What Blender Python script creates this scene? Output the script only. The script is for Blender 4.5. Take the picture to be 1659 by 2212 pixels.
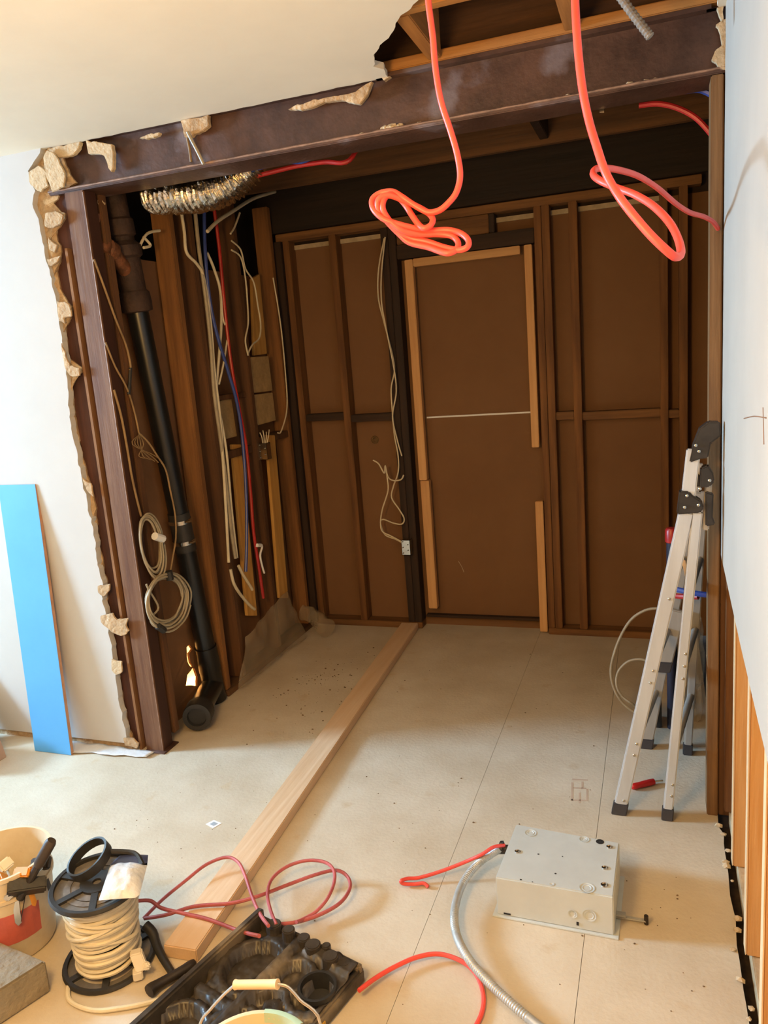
import bpy, bmesh, math, random
from mathutils import Vector, Matrix, noise
random.seed(7)
S = bpy.context.scene
COL = S.collection
for o in list(bpy.data.objects): bpy.data.objects.remove(o)

# ------------------------------------------------------------------ camera
YAW, PITCH, ROLL, FPX = .3492, .1949, -.0781, 1655.2
CAM = Vector((2.0376, -2.5522, 1.6))
fwd = Vector((-math.sin(YAW)*math.cos(PITCH), math.cos(YAW)*math.cos(PITCH), -math.sin(PITCH)))
rt0 = Vector((math.cos(YAW), math.sin(YAW), 0)); up0 = rt0.cross(fwd)
RT = math.cos(ROLL)*rt0 + math.sin(ROLL)*up0
UP = -math.sin(ROLL)*rt0 + math.cos(ROLL)*up0
cd = bpy.data.cameras.new('camera'); cam = bpy.data.objects.new('camera', cd); COL.objects.link(cam)
cam.matrix_world = Matrix(((RT.x, UP.x, -fwd.x, CAM.x), (RT.y, UP.y, -fwd.y, CAM.y), (RT.z, UP.z, -fwd.z, CAM.z), (0, 0, 0, 1)))
cd.sensor_fit = 'VERTICAL'; cd.sensor_height = 36; cd.lens = 36*FPX/2212; cd.clip_start = .02
S.camera = cam

# ------------------------------------------------------------------ light and exposure
def lin(c):
    return tuple((x/255/12.92 if x/255 <= .04045 else ((x/255+.055)/1.055)**2.4) for x in c)
w = bpy.data.worlds.new('sky'); S.world = w; w.use_nodes = True
w.node_tree.nodes['Background'].inputs[0].default_value = (.62, .80, 1, 1)
w.node_tree.nodes['Background'].inputs[1].default_value = 1.0
def area(name, loc, rot, sx, sy, energy, col):
    l = bpy.data.lights.new(name, 'AREA'); l.shape = 'RECTANGLE'; l.size = sx; l.size_y = sy; l.energy = energy; l.color = col
    o = bpy.data.objects.new(name, l); COL.objects.link(o); o.location = loc; o.rotation_euler = rot; return o
# daylight through the window in the left wall
area('window_daylight', (-4.06, -1.30, 2.02), (0, math.radians(-90), 0), .75, .8, 400, (.42, .70, 1))
# warm ceiling lamp of the room, behind the camera
l = bpy.data.lights.new('room_lamp', 'POINT'); l.energy = 78; l.color = (1, .585, .19); l.shadow_soft_size = .22
o = bpy.data.objects.new('room_lamp', l); COL.objects.link(o); o.location = (1.15, -2.25, 1.76)
# small warm lamp of the neighbouring room, seen only through the hole behind the drain pipe
l = bpy.data.lights.new('neighbour_lamp', 'POINT'); l.energy = 7; l.color = (1, .72, .38); l.shadow_soft_size = .03
o = bpy.data.objects.new('neighbour_lamp', l); COL.objects.link(o); o.location = (-.24, .66, .12)
vs = S.view_settings
vs.view_transform = 'Standard'; vs.look = 'None'; vs.gamma = 1; vs.use_curve_mapping = False
vs.exposure = 0.35

# ------------------------------------------------------------------ measuring helpers: a seen direction meets a known plane
def ray(u, v): return fwd + RT*((u-829.5)/FPX) - UP*((v-1106)/FPX)
def on(ax, val, u, v):
    d = ray(u, v); t = (val - CAM[ax])/d[ax]; return CAM + d*t
def onX(x, *pts): return [on(0, x, *q) for q in pts]
def onY(y, *pts): return [on(1, y, *q) for q in pts]
def onZ(z, *pts): return [on(2, z, *q) for q in pts]
def fl(u, v, z=.006): return on(2, z, u, v)

# ------------------------------------------------------------------ materials
MATS = {}
def mat(name, c, rough=.6, metal=0, var=.12, scale=6, stretch=(1, 1, 1), bump=0, bscale=60, c2=None, spot=None, spotscale=14, spotamt=.62, trans=0, rnd=0, det=6, spec=.5):
    m = bpy.data.materials.new(name); m.use_nodes = True; nt = m.node_tree; N = nt.nodes; L = nt.links
    b = N['Principled BSDF']; b.inputs['Roughness'].default_value = rough; b.inputs['Metallic'].default_value = metal
    b.inputs['Specular IOR Level'].default_value = spec
    tc = N.new('ShaderNodeTexCoord'); mp = N.new('ShaderNodeMapping'); mp.inputs['Scale'].default_value = stretch
    L.new(tc.outputs['Object'], mp.inputs['Vector'])
    n = N.new('ShaderNodeTexNoise'); n.inputs['Scale'].default_value = scale; n.inputs['Detail'].default_value = det; n.inputs['Roughness'].default_value = .62
    L.new(mp.outputs[0], n.inputs['Vector'])
    r = N.new('ShaderNodeValToRGB'); L.new(n.outputs['Fac'], r.inputs['Fac'])
    a = lin(c); d = lin(c2) if c2 else tuple(max(0, x*(1-2*var)) for x in a)
    hi = a if c2 else tuple(min(1, x*(1+var)) for x in a)
    r.color_ramp.elements[0].position = .32; r.color_ramp.elements[1].position = .68
    r.color_ramp.elements[0].color = (*d, 1); r.color_ramp.elements[1].color = (*hi, 1)
    out = r.outputs['Color']
    if spot:
        n2 = N.new('ShaderNodeTexNoise'); n2.inputs['Scale'].default_value = spotscale; n2.inputs['Detail'].default_value = 5
        L.new(mp.outputs[0], n2.inputs['Vector'])
        r2 = N.new('ShaderNodeValToRGB'); r2.color_ramp.elements[0].position = spotamt; r2.color_ramp.elements[1].position = min(1, spotamt+.09)
        L.new(n2.outputs['Fac'], r2.inputs['Fac'])
        mx = N.new('ShaderNodeMix'); mx.data_type = 'RGBA'; L.new(r2.outputs['Color'], mx.inputs['Factor'])
        L.new(out, mx.inputs['A']); mx.inputs['B'].default_value = (*lin(spot), 1); out = mx.outputs['Result']
    if rnd:
        oi = N.new('ShaderNodeObjectInfo'); mr = N.new('ShaderNodeMapRange'); L.new(oi.outputs['Random'], mr.inputs['Value'])
        mr.inputs['To Min'].default_value = 1-rnd; mr.inputs['To Max'].default_value = 1+rnd
        hs = N.new('ShaderNodeHueSaturation'); L.new(mr.outputs[0], hs.inputs['Value']); L.new(out, hs.inputs['Color']); out = hs.outputs['Color']
    L.new(out, b.inputs['Base Color'])
    if bump:
        n3 = N.new('ShaderNodeTexNoise'); n3.inputs['Scale'].default_value = bscale; n3.inputs['Detail'].default_value = 4
        L.new(mp.outputs[0], n3.inputs['Vector'])
        bp = N.new('ShaderNodeBump'); bp.inputs['Strength'].default_value = bump; bp.inputs['Distance'].default_value = .01
        L.new(n3.outputs['Fac'], bp.inputs['Height']); L.new(bp.outputs[0], b.inputs['Normal'])
    if trans:
        b.inputs['Alpha'].default_value = trans
    MATS[name] = m; return m
AX = {'X': (.06, 1, 1), 'Y': (1, .06, 1), 'Z': (1, 1, .06)}
def wood(name, c, c2, ax, scale=26, rough=.75, knot=None, rnd=.12):
    st = tuple(x*1.0 for x in AX[ax])
    return mat(name, c, rough, 0, scale=scale, stretch=st, c2=c2, bump=.25, bscale=40, spot=knot, spotscale=9, spotamt=.66, rnd=rnd)

M_wall = mat('white painted plaster', (198, 194, 188), .85, var=.02, scale=3, bump=.05, bscale=30)
M_wallr = mat('pale grey painted board', (186, 178, 166), .85, var=.03, scale=3, bump=.05, bscale=30)
M_bounce = mat('brown bounce walls', (142, 100, 60), .9, var=.06, scale=2)  # unseen walls coloured brown to warm the light they bounce
M_ceil = mat('white painted ceiling', (236, 226, 206), .9, var=.02, scale=3, bump=.04, bscale=25)
M_rough = mat('plain plaster', (205, 200, 190), .9, var=.05)
M_torn = mat('torn plaster paper', (190, 160, 122), .9, var=.16, scale=30, bump=.6, bscale=70, spot=(214, 194, 162), spotscale=22, spotamt=.55)
M_flake = mat('bare gypsum', (204, 180, 144), .95, var=.1, scale=30, bump=.5, bscale=80)
M_floor = mat('dusty subfloor boards', (210, 199, 179), .8, var=.06, scale=3.2, c2=(193, 178, 154), bump=.15, bscale=90, spot=(196, 178, 150), spotscale=9, spotamt=.64, det=9)
M_under = mat('dark under floor', (58, 44, 30), .95, var=.3, scale=30)
M_steel = mat('rusty brown primer steel', (100, 70, 56), .45, .15, c2=(56, 36, 28), scale=5, bump=.15, bscale=50, spot=(120, 106, 108), spotscale=4.5, spotamt=.60, spec=.6)
M_steelp = mat('plum primer steel post', (128, 94, 68), .65, .0, c2=(86, 54, 38), scale=14, stretch=(1.6, 1.6, .12), bump=.15, bscale=50, spot=(136, 116, 96), spotscale=7, spotamt=.60, spec=.25)
M_lip = mat('scraped steel edge', (150, 118, 98), .6, .2, var=.25, scale=20)
M_panel = mat('brown gypsum backing paper', (132, 97, 64), .9, var=.06, scale=1.7, c2=(122, 87, 56), bump=.05, bscale=200)
M_panell = mat('brown backing paper left', (142, 100, 62), .9, var=.06, scale=2.2, c2=(118, 80, 48), bump=.05, bscale=200)
M_orange = mat('orange backing paper', (206, 156, 98), .85, var=.06, scale=2)
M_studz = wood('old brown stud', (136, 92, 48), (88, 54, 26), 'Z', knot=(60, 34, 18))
M_studdk = wood('very dark stud', (62, 42, 28), (34, 22, 15), 'Z')
M_studx = wood('old brown joist', (140, 98, 54), (92, 60, 32), 'X', knot=(70, 42, 22))
M_joisto = wood('orange ceiling joist', (196, 138, 72), (160, 104, 50), 'X', knot=(120, 78, 40))
M_joisty = wood('orange blocking', (190, 130, 66), (150, 96, 46), 'Y')
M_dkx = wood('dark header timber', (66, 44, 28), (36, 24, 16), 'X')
M_battz = wood('fresh pale batten', (226, 178, 122), (206, 154, 98), 'Z', knot=(140, 88, 50))
M_battx = wood('fresh pale batten across', (226, 178, 122), (206, 154, 98), 'X', knot=(140, 88, 50))
M_yell = wood('yellow pine strip', (222, 172, 94), (196, 142, 66), 'Z', knot=(150, 96, 46))
M_planky = wood('pine plank', (226, 196, 162), (214, 178, 138), 'Y', knot=(176, 124, 80), scale=22)
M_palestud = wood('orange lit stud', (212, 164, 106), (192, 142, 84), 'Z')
M_litedge = wood('pale lit stud edge', (232, 202, 160), (216, 180, 134), 'Z')
M_pale = mat('pale plaster strip', (190, 172, 140), .9, var=.1, scale=20)
M_block = mat('fibre block', (176, 146, 98), .9, var=.12, scale=18, bump=.3, bscale=60)
M_abs = mat('black plastic pipe', (24, 25, 26), .32, var=.2, scale=8)
M_iron = mat('rusty cast iron', (74, 54, 44), .75, .3, c2=(44, 32, 27), scale=14, bump=.5, bscale=50)
M_copper = mat('corroded copper', (150, 96, 64), .6, .5, c2=(96, 66, 46), scale=30, bump=.4, bscale=60)
M_foil = mat('crinkled aluminium foil', (214, 208, 196), .2, 1, var=.06, scale=40, bump=.5, bscale=50)
M_clamp = mat('bright steel clamp', (205, 200, 190), .22, 1, var=.05)
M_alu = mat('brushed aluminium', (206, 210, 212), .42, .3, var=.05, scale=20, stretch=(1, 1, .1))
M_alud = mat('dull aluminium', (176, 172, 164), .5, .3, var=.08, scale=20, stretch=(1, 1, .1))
M_blk = mat('black plastic', (44, 43, 42), .5, var=.15, scale=14, bump=.1)
M_hinge = mat('scuffed black hinge plastic', (52, 48, 44), .45, .1, var=.2, scale=20, spot=(140, 132, 122), spotscale=26, spotamt=.68)
M_case = mat('dusty black plastic case', (88, 80, 70), .38, c2=(34, 31, 30), scale=9, bump=.1, spot=(128, 116, 98), spotscale=7, spotamt=.58)
M_red = mat('red cable sheath', (238, 84, 72), .42, var=.08, scale=10)
M_redd = mat('dull red cable', (196, 104, 104), .45, var=.2, scale=8, c2=(146, 66, 66))
M_whitec = mat('white cable sheath', (222, 210, 180), .5, var=.08, scale=10)
M_greyc = mat('grey cable sheath', (170, 158, 134), .5, var=.12, scale=10)
M_tan = mat('old tan wire', (150, 122, 84), .6, var=.2, scale=10)
M_blue = mat('blue tube', (58, 78, 150), .35, var=.1, scale=10)
M_redt = mat('red tube', (176, 40, 38), .35, var=.1, scale=10)
M_board = mat('sky blue board face', (84, 158, 214), .6, var=.04, scale=2, c2=(92, 168, 222))
M_boarde = mat('board core', (186, 140, 110), .8, var=.1, scale=20)
M_cardb = mat('pinkish cardboard', (186, 154, 130), .85, var=.06, scale=5)
M_box = mat('grey enamelled steel', (202, 208, 206), .45, .1, var=.04, scale=6, bump=.03)
M_hole = mat('dark opening', (34, 32, 30), .8, var=.1)
M_cond = mat('galvanised flexible conduit', (186, 186, 180), .42, .35, var=.1, scale=30)
M_hand = mat('red screwdriver handle', (196, 34, 34), .35, var=.1)
M_rub = mat('black rubber foot', (66, 62, 62), .75, var=.12)
M_pail = mat('dirty white pail', (226, 212, 184), .5, c2=(206, 186, 152), scale=7, spot=(150, 128, 100), spotscale=10, spotamt=.66)
M_pailin = mat('grubby pail inside', (176, 158, 132), .6, var=.15, scale=9)
M_label = mat('red label', (206, 104, 92), .55, var=.12, scale=8)
M_concrete = mat('grey concrete', (142, 130, 108), .95, var=.12, scale=16, bump=.6, bscale=60)
M_peach = mat('peach pail', (240, 212, 176), .45, var=.03, scale=5)
M_peachin = mat('peach pail inside', (238, 196, 150), .5, var=.06, scale=5)
M_tape = mat('pale green tape', (184, 214, 186), .7, var=.04, scale=9)
M_grip = mat('pale wooden grip', (240, 208, 160), .6, var=.06, scale=14, stretch=(.2, 1, 1))
M_wire = mat('steel wire', (208, 208, 204), .3, .8, var=.05)
M_hammer = mat('worn dark steel', (62, 55, 50), .5, .4, var=.2, scale=14)
M_plug = mat('white plastic', (232, 222, 202), .45, var=.05)
M_navy = mat('navy plastic', (58, 64, 96), .45, var=.15)
M_orangeh = mat('orange plastic handle', (226, 150, 48), .5, var=.12, scale=12)
M_yellow = mat('yellow sticker', (214, 166, 62), .6, var=.2, scale=20)
M_poly = mat('clear plastic film', (196, 178, 148), .28, var=.05, scale=8, bump=.3, bscale=18, trans=.26)
M_bag = mat('milky plastic bag', (226, 228, 230), .3, var=.05, scale=12, bump=.5, bscale=40, trans=.86)
M_stick = mat('white sticker', (236, 238, 238), .5, var=.01)
M_stickg = mat('blue grey print', (168, 178, 188), .5, var=.05)
M_stamp = mat('faded stamp ink', (196, 172, 150), .8, var=.05)
M_dirt = mat('brown dust patch', (120, 92, 60), .95, var=.2, scale=12, trans=.35)
M_tool = mat('dark blue tube body', (40, 42, 60), .5, var=.1)
M_warm = mat('cream niche lining', (240, 214, 168), .8, var=.03)
M_crack = mat('rusty crack', (150, 110, 80), .9, var=.2)

# ------------------------------------------------------------------ mesh builder
class MB:
    def __init__(s): s.bm = bmesh.new()
    def face(s, vs):
        try: s.bm.faces.new(vs)
        except ValueError: pass
    def box(s, a, b):
        x0, y0, z0 = a; x1, y1, z1 = b
        v = [s.bm.verts.new(p) for p in ((x0,y0,z0),(x1,y0,z0),(x1,y1,z0),(x0,y1,z0),(x0,y0,z1),(x1,y0,z1),(x1,y1,z1),(x0,y1,z1))]
        for f in ((0,3,2,1),(4,5,6,7),(0,1,5,4),(1,2,6,5),(2,3,7,6),(3,0,4,7)): s.face([v[i] for i in f])
        return s
    def hexa(s, lo, hi):          # two quads, bottom and top
        v = [s.bm.verts.new(p) for p in list(lo)+list(hi)]
        for f in ((0,3,2,1),(4,5,6,7),(0,1,5,4),(1,2,6,5),(2,3,7,6),(3,0,4,7)): s.face([v[i] for i in f])
        return s
    def beam(s, p, q, a, b, ha, hb):   # bar from p to q, half sizes ha along a, hb along b
        p = Vector(p); q = Vector(q); a = Vector(a); b = Vector(b)
        lo = [p-a*ha-b*hb, p+a*ha-b*hb, p+a*ha+b*hb, p-a*ha+b*hb]
        hi = [x+(q-p) for x in lo]
        return s.hexa(lo, hi)
    def tube(s, pts, r, n=8, smooth=5, caps=True, rf=None, closed=False):
        P = [Vector(p) for p in pts]
        if smooth > 1 and len(P) > 2:
            Q = []; m = len(P)
            for i in range(m if closed else m-1):
                if closed: p0, p1, p2, p3 = P[i-1], P[i], P[(i+1) % m], P[(i+2) % m]
                else: p0 = P[max(0, i-1)]; p1 = P[i]; p2 = P[i+1]; p3 = P[min(m-1, i+2)]
                for k in range(smooth):
                    t = k/smooth
                    Q.append(.5*((2*p1)+(p2-p0)*t+(2*p0-5*p1+4*p2-p3)*t*t+(3*p1-p0-3*p2+p3)*t**3))
            if not closed: Q.append(P[-1])
            P = Q
        m = len(P); rings = []; nrm = None
        for i in range(m):
            if closed: t = (P[(i+1) % m]-P[i-1])
            else: t = (P[min(m-1, i+1)]-P[max(0, i-1)])
            t = t.normalized() if t.length > 1e-9 else Vector((0, 0, 1))
            if nrm is None:
                nrm = t.orthogonal().normalized()
            nrm = (nrm - t*nrm.dot(t)); nrm = nrm.normalized() if nrm.length > 1e-6 else t.orthogonal().normalized()
            bn = t.cross(nrm); rr = r if rf is None else rf(i, m)
            rings.append([s.bm.verts.new(P[i]+(nrm*math.cos(2*math.pi*k/n)+bn*math.sin(2*math.pi*k/n))*rr) for k in range(n)])
        for i in range(m if closed else m-1):
            A = rings[i]; B = rings[(i+1) % m]
            for k in range(n): s.face([A[k], A[(k+1) % n], B[(k+1) % n], B[k]])
        if caps and not closed: s.face(rings[0][::-1]); s.face(rings[-1])
        return s
    def cyl(s, p, q, r0, r1=None, n=20):
        p = Vector(p); q = Vector(q); r1 = r0 if r1 is None else r1
        return s.tube([p, q], r0, n, 1, True, lambda i, m: r0 if i == 0 else r1)
    def lathe(s, c, prof, n=32, ax=(0, 0, 1), close=False):
        c = Vector(c); ax = Vector(ax).normalized(); a = ax.orthogonal().normalized(); b = ax.cross(a); R = []
        for r, h in prof:
            R.append([s.bm.verts.new(c+ax*h+(a*math.cos(2*math.pi*k/n)+b*math.sin(2*math.pi*k/n))*max(r, 1e-4)) for k in range(n)])
        m = len(R)
        for i in range(m if close else m-1):
            A = R[i]; B = R[(i+1) % m]
            for k in range(n): s.face([A[k], A[(k+1) % n], B[(k+1) % n], B[k]])
        return s
    def prism(s, pts, d, holes=()):    # outline (3D points in a plane) extruded by vector d
        d = Vector(d); loops = [[Vector(p) for p in pts]]+[[Vector(p) for p in h] for h in holes]
        es = []; nv = []
        for lp in loops:
            vv = [s.bm.verts.new(p) for p in lp]; nv += vv
            for i in range(len(vv)): es.append(s.bm.edges.new((vv[i], vv[(i+1) % len(vv)])))
        r = bmesh.ops.triangle_fill(s.bm, edges=es, use_beauty=True)
        fs = [f for f in r['geom'] if isinstance(f, bmesh.types.BMFace)]
        e = bmesh.ops.extrude_face_region(s.bm, geom=fs)
        bmesh.ops.translate(s.bm, vec=d, verts=[v for v in e['geom'] if isinstance(v, bmesh.types.BMVert)])
        for f in fs:
            if f.is_valid and f not in s.bm.faces: pass
        return s
    def ball(s, c, r, sc=(1, 1, 1), sub=2, jit=0, seed=0):
        g = bmesh.ops.create_icosphere(s.bm, subdivisions=sub, radius=1)
        for v in g['verts']:
            k = 1 + (jit*noise.noise(v.co*2.3+Vector((seed, seed*.7, 3))) if jit else 0)
            v.co = Vector(c)+Vector((v.co.x*sc[0], v.co.y*sc[1], v.co.z*sc[2]))*r*k
        return s
    def build(s, name, m, parent=None, bevel=0, smooth=False, origin=None, solid=0):
        bm = s.bm
        bmesh.ops.recalc_face_normals(bm, faces=bm.faces)
        if bevel:
            ed = [e for e in bm.edges if e.is_manifold and e.calc_face_angle(0) > .6]
            bmesh.ops.bevel(bm, geom=ed, offset=bevel, segments=2, affect='EDGES', clamp_overlap=True)
        if origin is not None: off = Vector(origin)
        elif parent is not None: off = None
        else:
            lo = Vector([min(v.co[i] for v in bm.verts) for i in range(3)]); hi = Vector([max(v.co[i] for v in bm.verts) for i in range(3)])
            off = Vector(((lo.x+hi.x)/2, (lo.y+hi.y)/2, lo.z))
        if parent is not None:
            base = WORLD[parent.name]
            lo = Vector([min(v.co[i] for v in bm.verts) for i in range(3)]); hi = Vector([max(v.co[i] for v in bm.verts) for i in range(3)])
            off = Vector(((lo.x+hi.x)/2, (lo.y+hi.y)/2, lo.z))
        bmesh.ops.translate(bm, vec=-off, verts=bm.verts)
        me = bpy.data.meshes.new(name); bm.to_mesh(me); bm.free()
        if smooth:
            for p in me.polygons: p.use_smooth = True
        o = bpy.data.objects.new(name, me); COL.objects.link(o); me.materials.append(m)
        if parent is not None:
            o.parent = parent; o.location = off-WORLD[parent.name]
        else: o.location = off
        WORLD[o.name] = Vector(off)
        if solid:
            md = o.modifiers.new('thickness', 'SOLIDIFY'); md.thickness = solid
        if smooth and not solid:
            try:
                md = None
                me.set_sharp_from_angle(angle=math.radians(42))
            except Exception: pass
        return o
WORLD = {}
def tag(o, label, cat, group=None, kind=None):
    o['label'] = label; o['category'] = cat
    if group: o['group'] = group
    if kind: o['kind'] = kind
    return o
def empty(name, loc, label=None, cat=None, group=None, kind=None):
    o = bpy.data.objects.new(name, None); COL.objects.link(o); o.location = loc; o.empty_display_size = .05
    WORLD[o.name] = Vector(loc)
    if label: tag(o, label, cat, group, kind)
    return o
def struct(o): o['kind'] = 'structure'; return o
def rag(pts, step=.018, amp=.007, seed=0):
    out = []
    for i in range(len(pts)-1):
        a = Vector(pts[i]); b = Vector(pts[i+1]); n = max(1, int((b-a).length/step))
        for k in range(n):
            p = a.lerp(b, k/n); q = p*38+Vector((seed, 0, 0))
            out.append(p+Vector((noise.noise(q), 0, noise.noise(q+Vector((9, 4, 2)))))*amp*1.6)
    out.append(Vector(pts[-1])); return out

D = 1.634; XR = 2.226; ZC = 2.485
# ================================================================== THE SETTING
# floor: sheets with narrow seams, over a dark base
b = MB()
seams = [(-4.0, 1.3994), (1.4006, 1.8393), (1.8407, 2.236)]
for x0, x1 in seams:
    for y0, y1 in ((-3.6, -1.55), (-1.5494, 1.80)):
        if x1 > 2.2:
            pts = [(x0, y0, 0), (2.232, y0, 0)]
            if y1 > 0:
                pts += [Vector((2.232+.006*noise.noise(Vector((0, y*9, 0))), y, 0)) for y in [y0+.1+i*.05 for i in range(27)]]
                pts += [(2.236, -.10, 0), (2.222, -.06, 0), (2.236, .3, 0), (2.242, y1, 0), (x0, y1, 0)]
            else: pts += [(2.232, y1, 0), (x0, y1, 0)]
            b.prism(pts, (0, 0, -.018))
        else: b.box((x0, y0, -.018), (x1, y1, 0))
fo = struct(b.build('floor', M_floor))
b = MB(); b.box((-4.1, -3.7, -.09), (2.45, 1.9, -.03)); struct(b.build('floor_underlay', M_under, fo))
# printed stamp on the sheet
b = MB()
for (u, v, du, dv) in ((1236, 1682, 34, 3), (1236, 1700, 30, 3), (1232, 1726, 34, 3), (1234, 1690, 4, 40), (1256, 1688, 4, 16), (1250, 1712, 4, 22), (1266, 1704, 4, 26)):
    q = onZ(.0006, (u, v), (u+du, v+du*.05), (u+du, v+dv+du*.05), (u, v+dv)); b.prism(q, (0, 0, -.0004))
b.build('printed_stamp', M_stamp, fo)

# left wall (white plaster face) broken off beside the steel post
edge_px = [(90,323),(62,372),(76,412),(72,440),(86,482),(90,522),(106,582),(119,640),(128,700),(139,770),(145,830),(151,900),(161,960),(172,1012),(184,1062),(196,1120),(206,1172),(211,1222),(222,1262),(221,1300),(234,1352),(241,1402),(249,1452),(256,1502),(266,1562),(276,1606)]
e3 = onY(-.016, *edge_px)
jag = rag(e3, .016, .006, 1)
jag[0] = Vector((jag[0].x, -.016, ZC))
jag = [Vector((p.x, -.016, min(ZC, max(.03, p.z)))) for p in jag]
out = [Vector((-4.0, -.016, ZC))]+jag+[Vector((-4.0, -.016, .03))]
wl = struct(MB().prism(out, (0, .03, 0)).build('wall_left', M_wall))
inner_px = [(128,322),(140,360),(168,398),(142,406),(112,440),(138,462),(132,486),(118,500),(132,546),(122,590),(136,640),(152,664),(154,690),(140,706),(146,770),(172,792),(172,808),(152,816),(156,880),(168,950),(182,1000),(192,1045),(206,1100),(212,1170),(222,1230),(232,1270),(228,1320),(240,1370),(252,1420),(258,1470),(266,1530),(280,1580),(296,1610)]
i3 = rag(onY(.012, *inner_px), .014, .008, 5)
j2 = [Vector((p.x-.012, .012, p.z)) for p in jag]
strip = j2+i3[::-1]
b = MB(); n = 60
def along(P, t):
    k = t*(len(P)-1); i = min(len(P)-2, int(k)); return P[i].lerp(P[i+1], k-i)
n = 150; A = [along(j2, i/n) for i in range(n+1)]; B = [along(i3, i/n) for i in range(n+1)]
va = [b.bm.verts.new(p) for p in A]
mid = [b.bm.verts.new(p.lerp(q, .5)+Vector((0, -.012+.012*noise.noise(p*40), 0))) for p, q in zip(A, B)]
vb = [b.bm.verts.new(p+Vector((0, .004, 0))) for p in B]
vc = [b.bm.verts.new(p+Vector((-.004, .02, 0))) for p in B]
for i in range(n):
    b.face([va[i], va[i+1], mid[i+1], mid[i]]); b.face([mid[i], mid[i+1], vb[i+1], vb[i]]); b.face([vb[i], vb[i+1], vc[i+1], vc[i]])
b.build('torn_plaster_edge', M_torn, wl)
flakes = [[(62,372),(84,356),(100,372),(102,400),(90,416),(74,408),(62,392)], [(100,322),(118,330),(140,374),(138,404),(112,412),(98,380),(92,340)],
          [(96,462),(118,456),(136,464),(132,484),(116,494),(96,488)], [(122,650),(150,656),(154,682),(138,688),(140,700),(126,692)], [(132,740),(150,790),(172,796),(172,812),(150,812),(138,790)],
          [(216,1330),(244,1326),(252,1340),(276,1334),(272,1352),(280,1362),(262,1376),(240,1366),(216,1344)], [(240,1424),(262,1430),(264,1452),(250,1460),(240,1448)], [(104,512),(124,530),(118,546),(106,540)],
          [(266,1594),(286,1596),(300,1606),(296,1616),(268,1612)], [(100,560),(130,552),(124,566),(112,574),(104,572)], [(176,1032),(196,1044),(202,1074),(188,1062)], [(210,1266),(238,1262),(236,1276),(222,1290),(212,1282)]]
for k, f in enumerate(flakes):
    f3 = onY(-.02, *f); r = rag(f3+[f3[0]], .012, .004, 20+k)[:-1]
    b = MB(); b.prism(r, (0, .008, 0)); b.build('plaster_flake', M_flake if k in (0, 1, 6) else M_torn, wl, bevel=.002)
# strip of bare board under the left wall
b = MB(); b.box((-4.0, -.004, 0), (-.16, .02, .04)); struct(b.build('trim_1', M_torn))

# ceiling with the torn-open hole
hole = [(1.235,.0),(1.246,-.07),(1.228,-.11),(1.262,-.19),(1.305,-.25),(1.35,-.30),(1.375,-.345),(1.414,-.40),(1.445,-.43),(1.479,-.466),(1.55,-.62),(1.58,-.8),(1.55,-1.1),(1.62,-1.32),(1.85,-1.42),(2.05,-1.38),(2.17,-1.1),(2.182,-.5),(2.196,-.2),(2.188,-.1),(2.205,-.04),(2.21,0)]
hp = []
for i in range(len(hole)-1):
    a = Vector((*hole[i], ZC)); c = Vector((*hole[i+1], ZC)); m = max(1, int((c-a).length/.02))
    for k in range(m):
        p = a.lerp(c, k/m); hp.append(p+Vector((noise.noise(p*30), noise.noise(p*30+Vector((5, 5, 5))), 0))*.007)
hp.append(Vector((2.21, 0, ZC)))
front = []
for i in range(180):
    x = -4.0+i*(1.235+4.0)/180
    front.append(Vector((x, (.004+.008*noise.noise(Vector((x*22, 0, 0)))) if x > -.15 else 0.01, ZC)))
ce = struct(MB().prism([Vector((-4.0, -3.6, ZC))]+front+hp+[Vector((2.30, 0, ZC)), Vector((2.30, -3.6, ZC))], (0, 0, .02)).build('ceiling', M_ceil))
cf = [[(185,316),(240,312),(244,330),(244,362),(240,371),(232,364),(224,336),(206,332),(190,330)], [(390,266),(448,256),(452,272),(440,284),(418,286),(412,298),(398,296),(394,280)],
      [(620,234),(690,214),(760,202),(806,188),(790,206),(778,222),(764,224),(742,216),(700,222),(670,232),(650,236),(640,240)], [(300,297),(330,288),(344,286),(342,292),(316,300)], [(1546,50),(1572,40),(1572,152),(1552,150),(1536,128),(1546,108),(1562,96),(1556,70)],
      [(1526,2),(1566,-8),(1566,46),(1552,36),(1546,14)], [(806,120),(814,128),(846,164),(828,172),(824,150)], [(100,330),(150,322),(176,318),(160,334),(120,342)]]
for k, f in enumerate(cf):
    f3 = onY(-.004, *f); f3 = [Vector((p.x, p.y, 2.4845 if (k not in (4, 5, 6) and p.z > 2.462) else p.z)) for p in f3]; r = [Vector((p.x, p.y, min(p.z, 2.4845))) for p in rag(f3+[f3[0]], .012, .005, 50+k)[:-1]]
    b = MB(); b.prism(r, (0, .02, 0)); b.build('plaster_flake', M_torn if k in (1, 2, 6) else M_flake, ce, bevel=.002)

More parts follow.
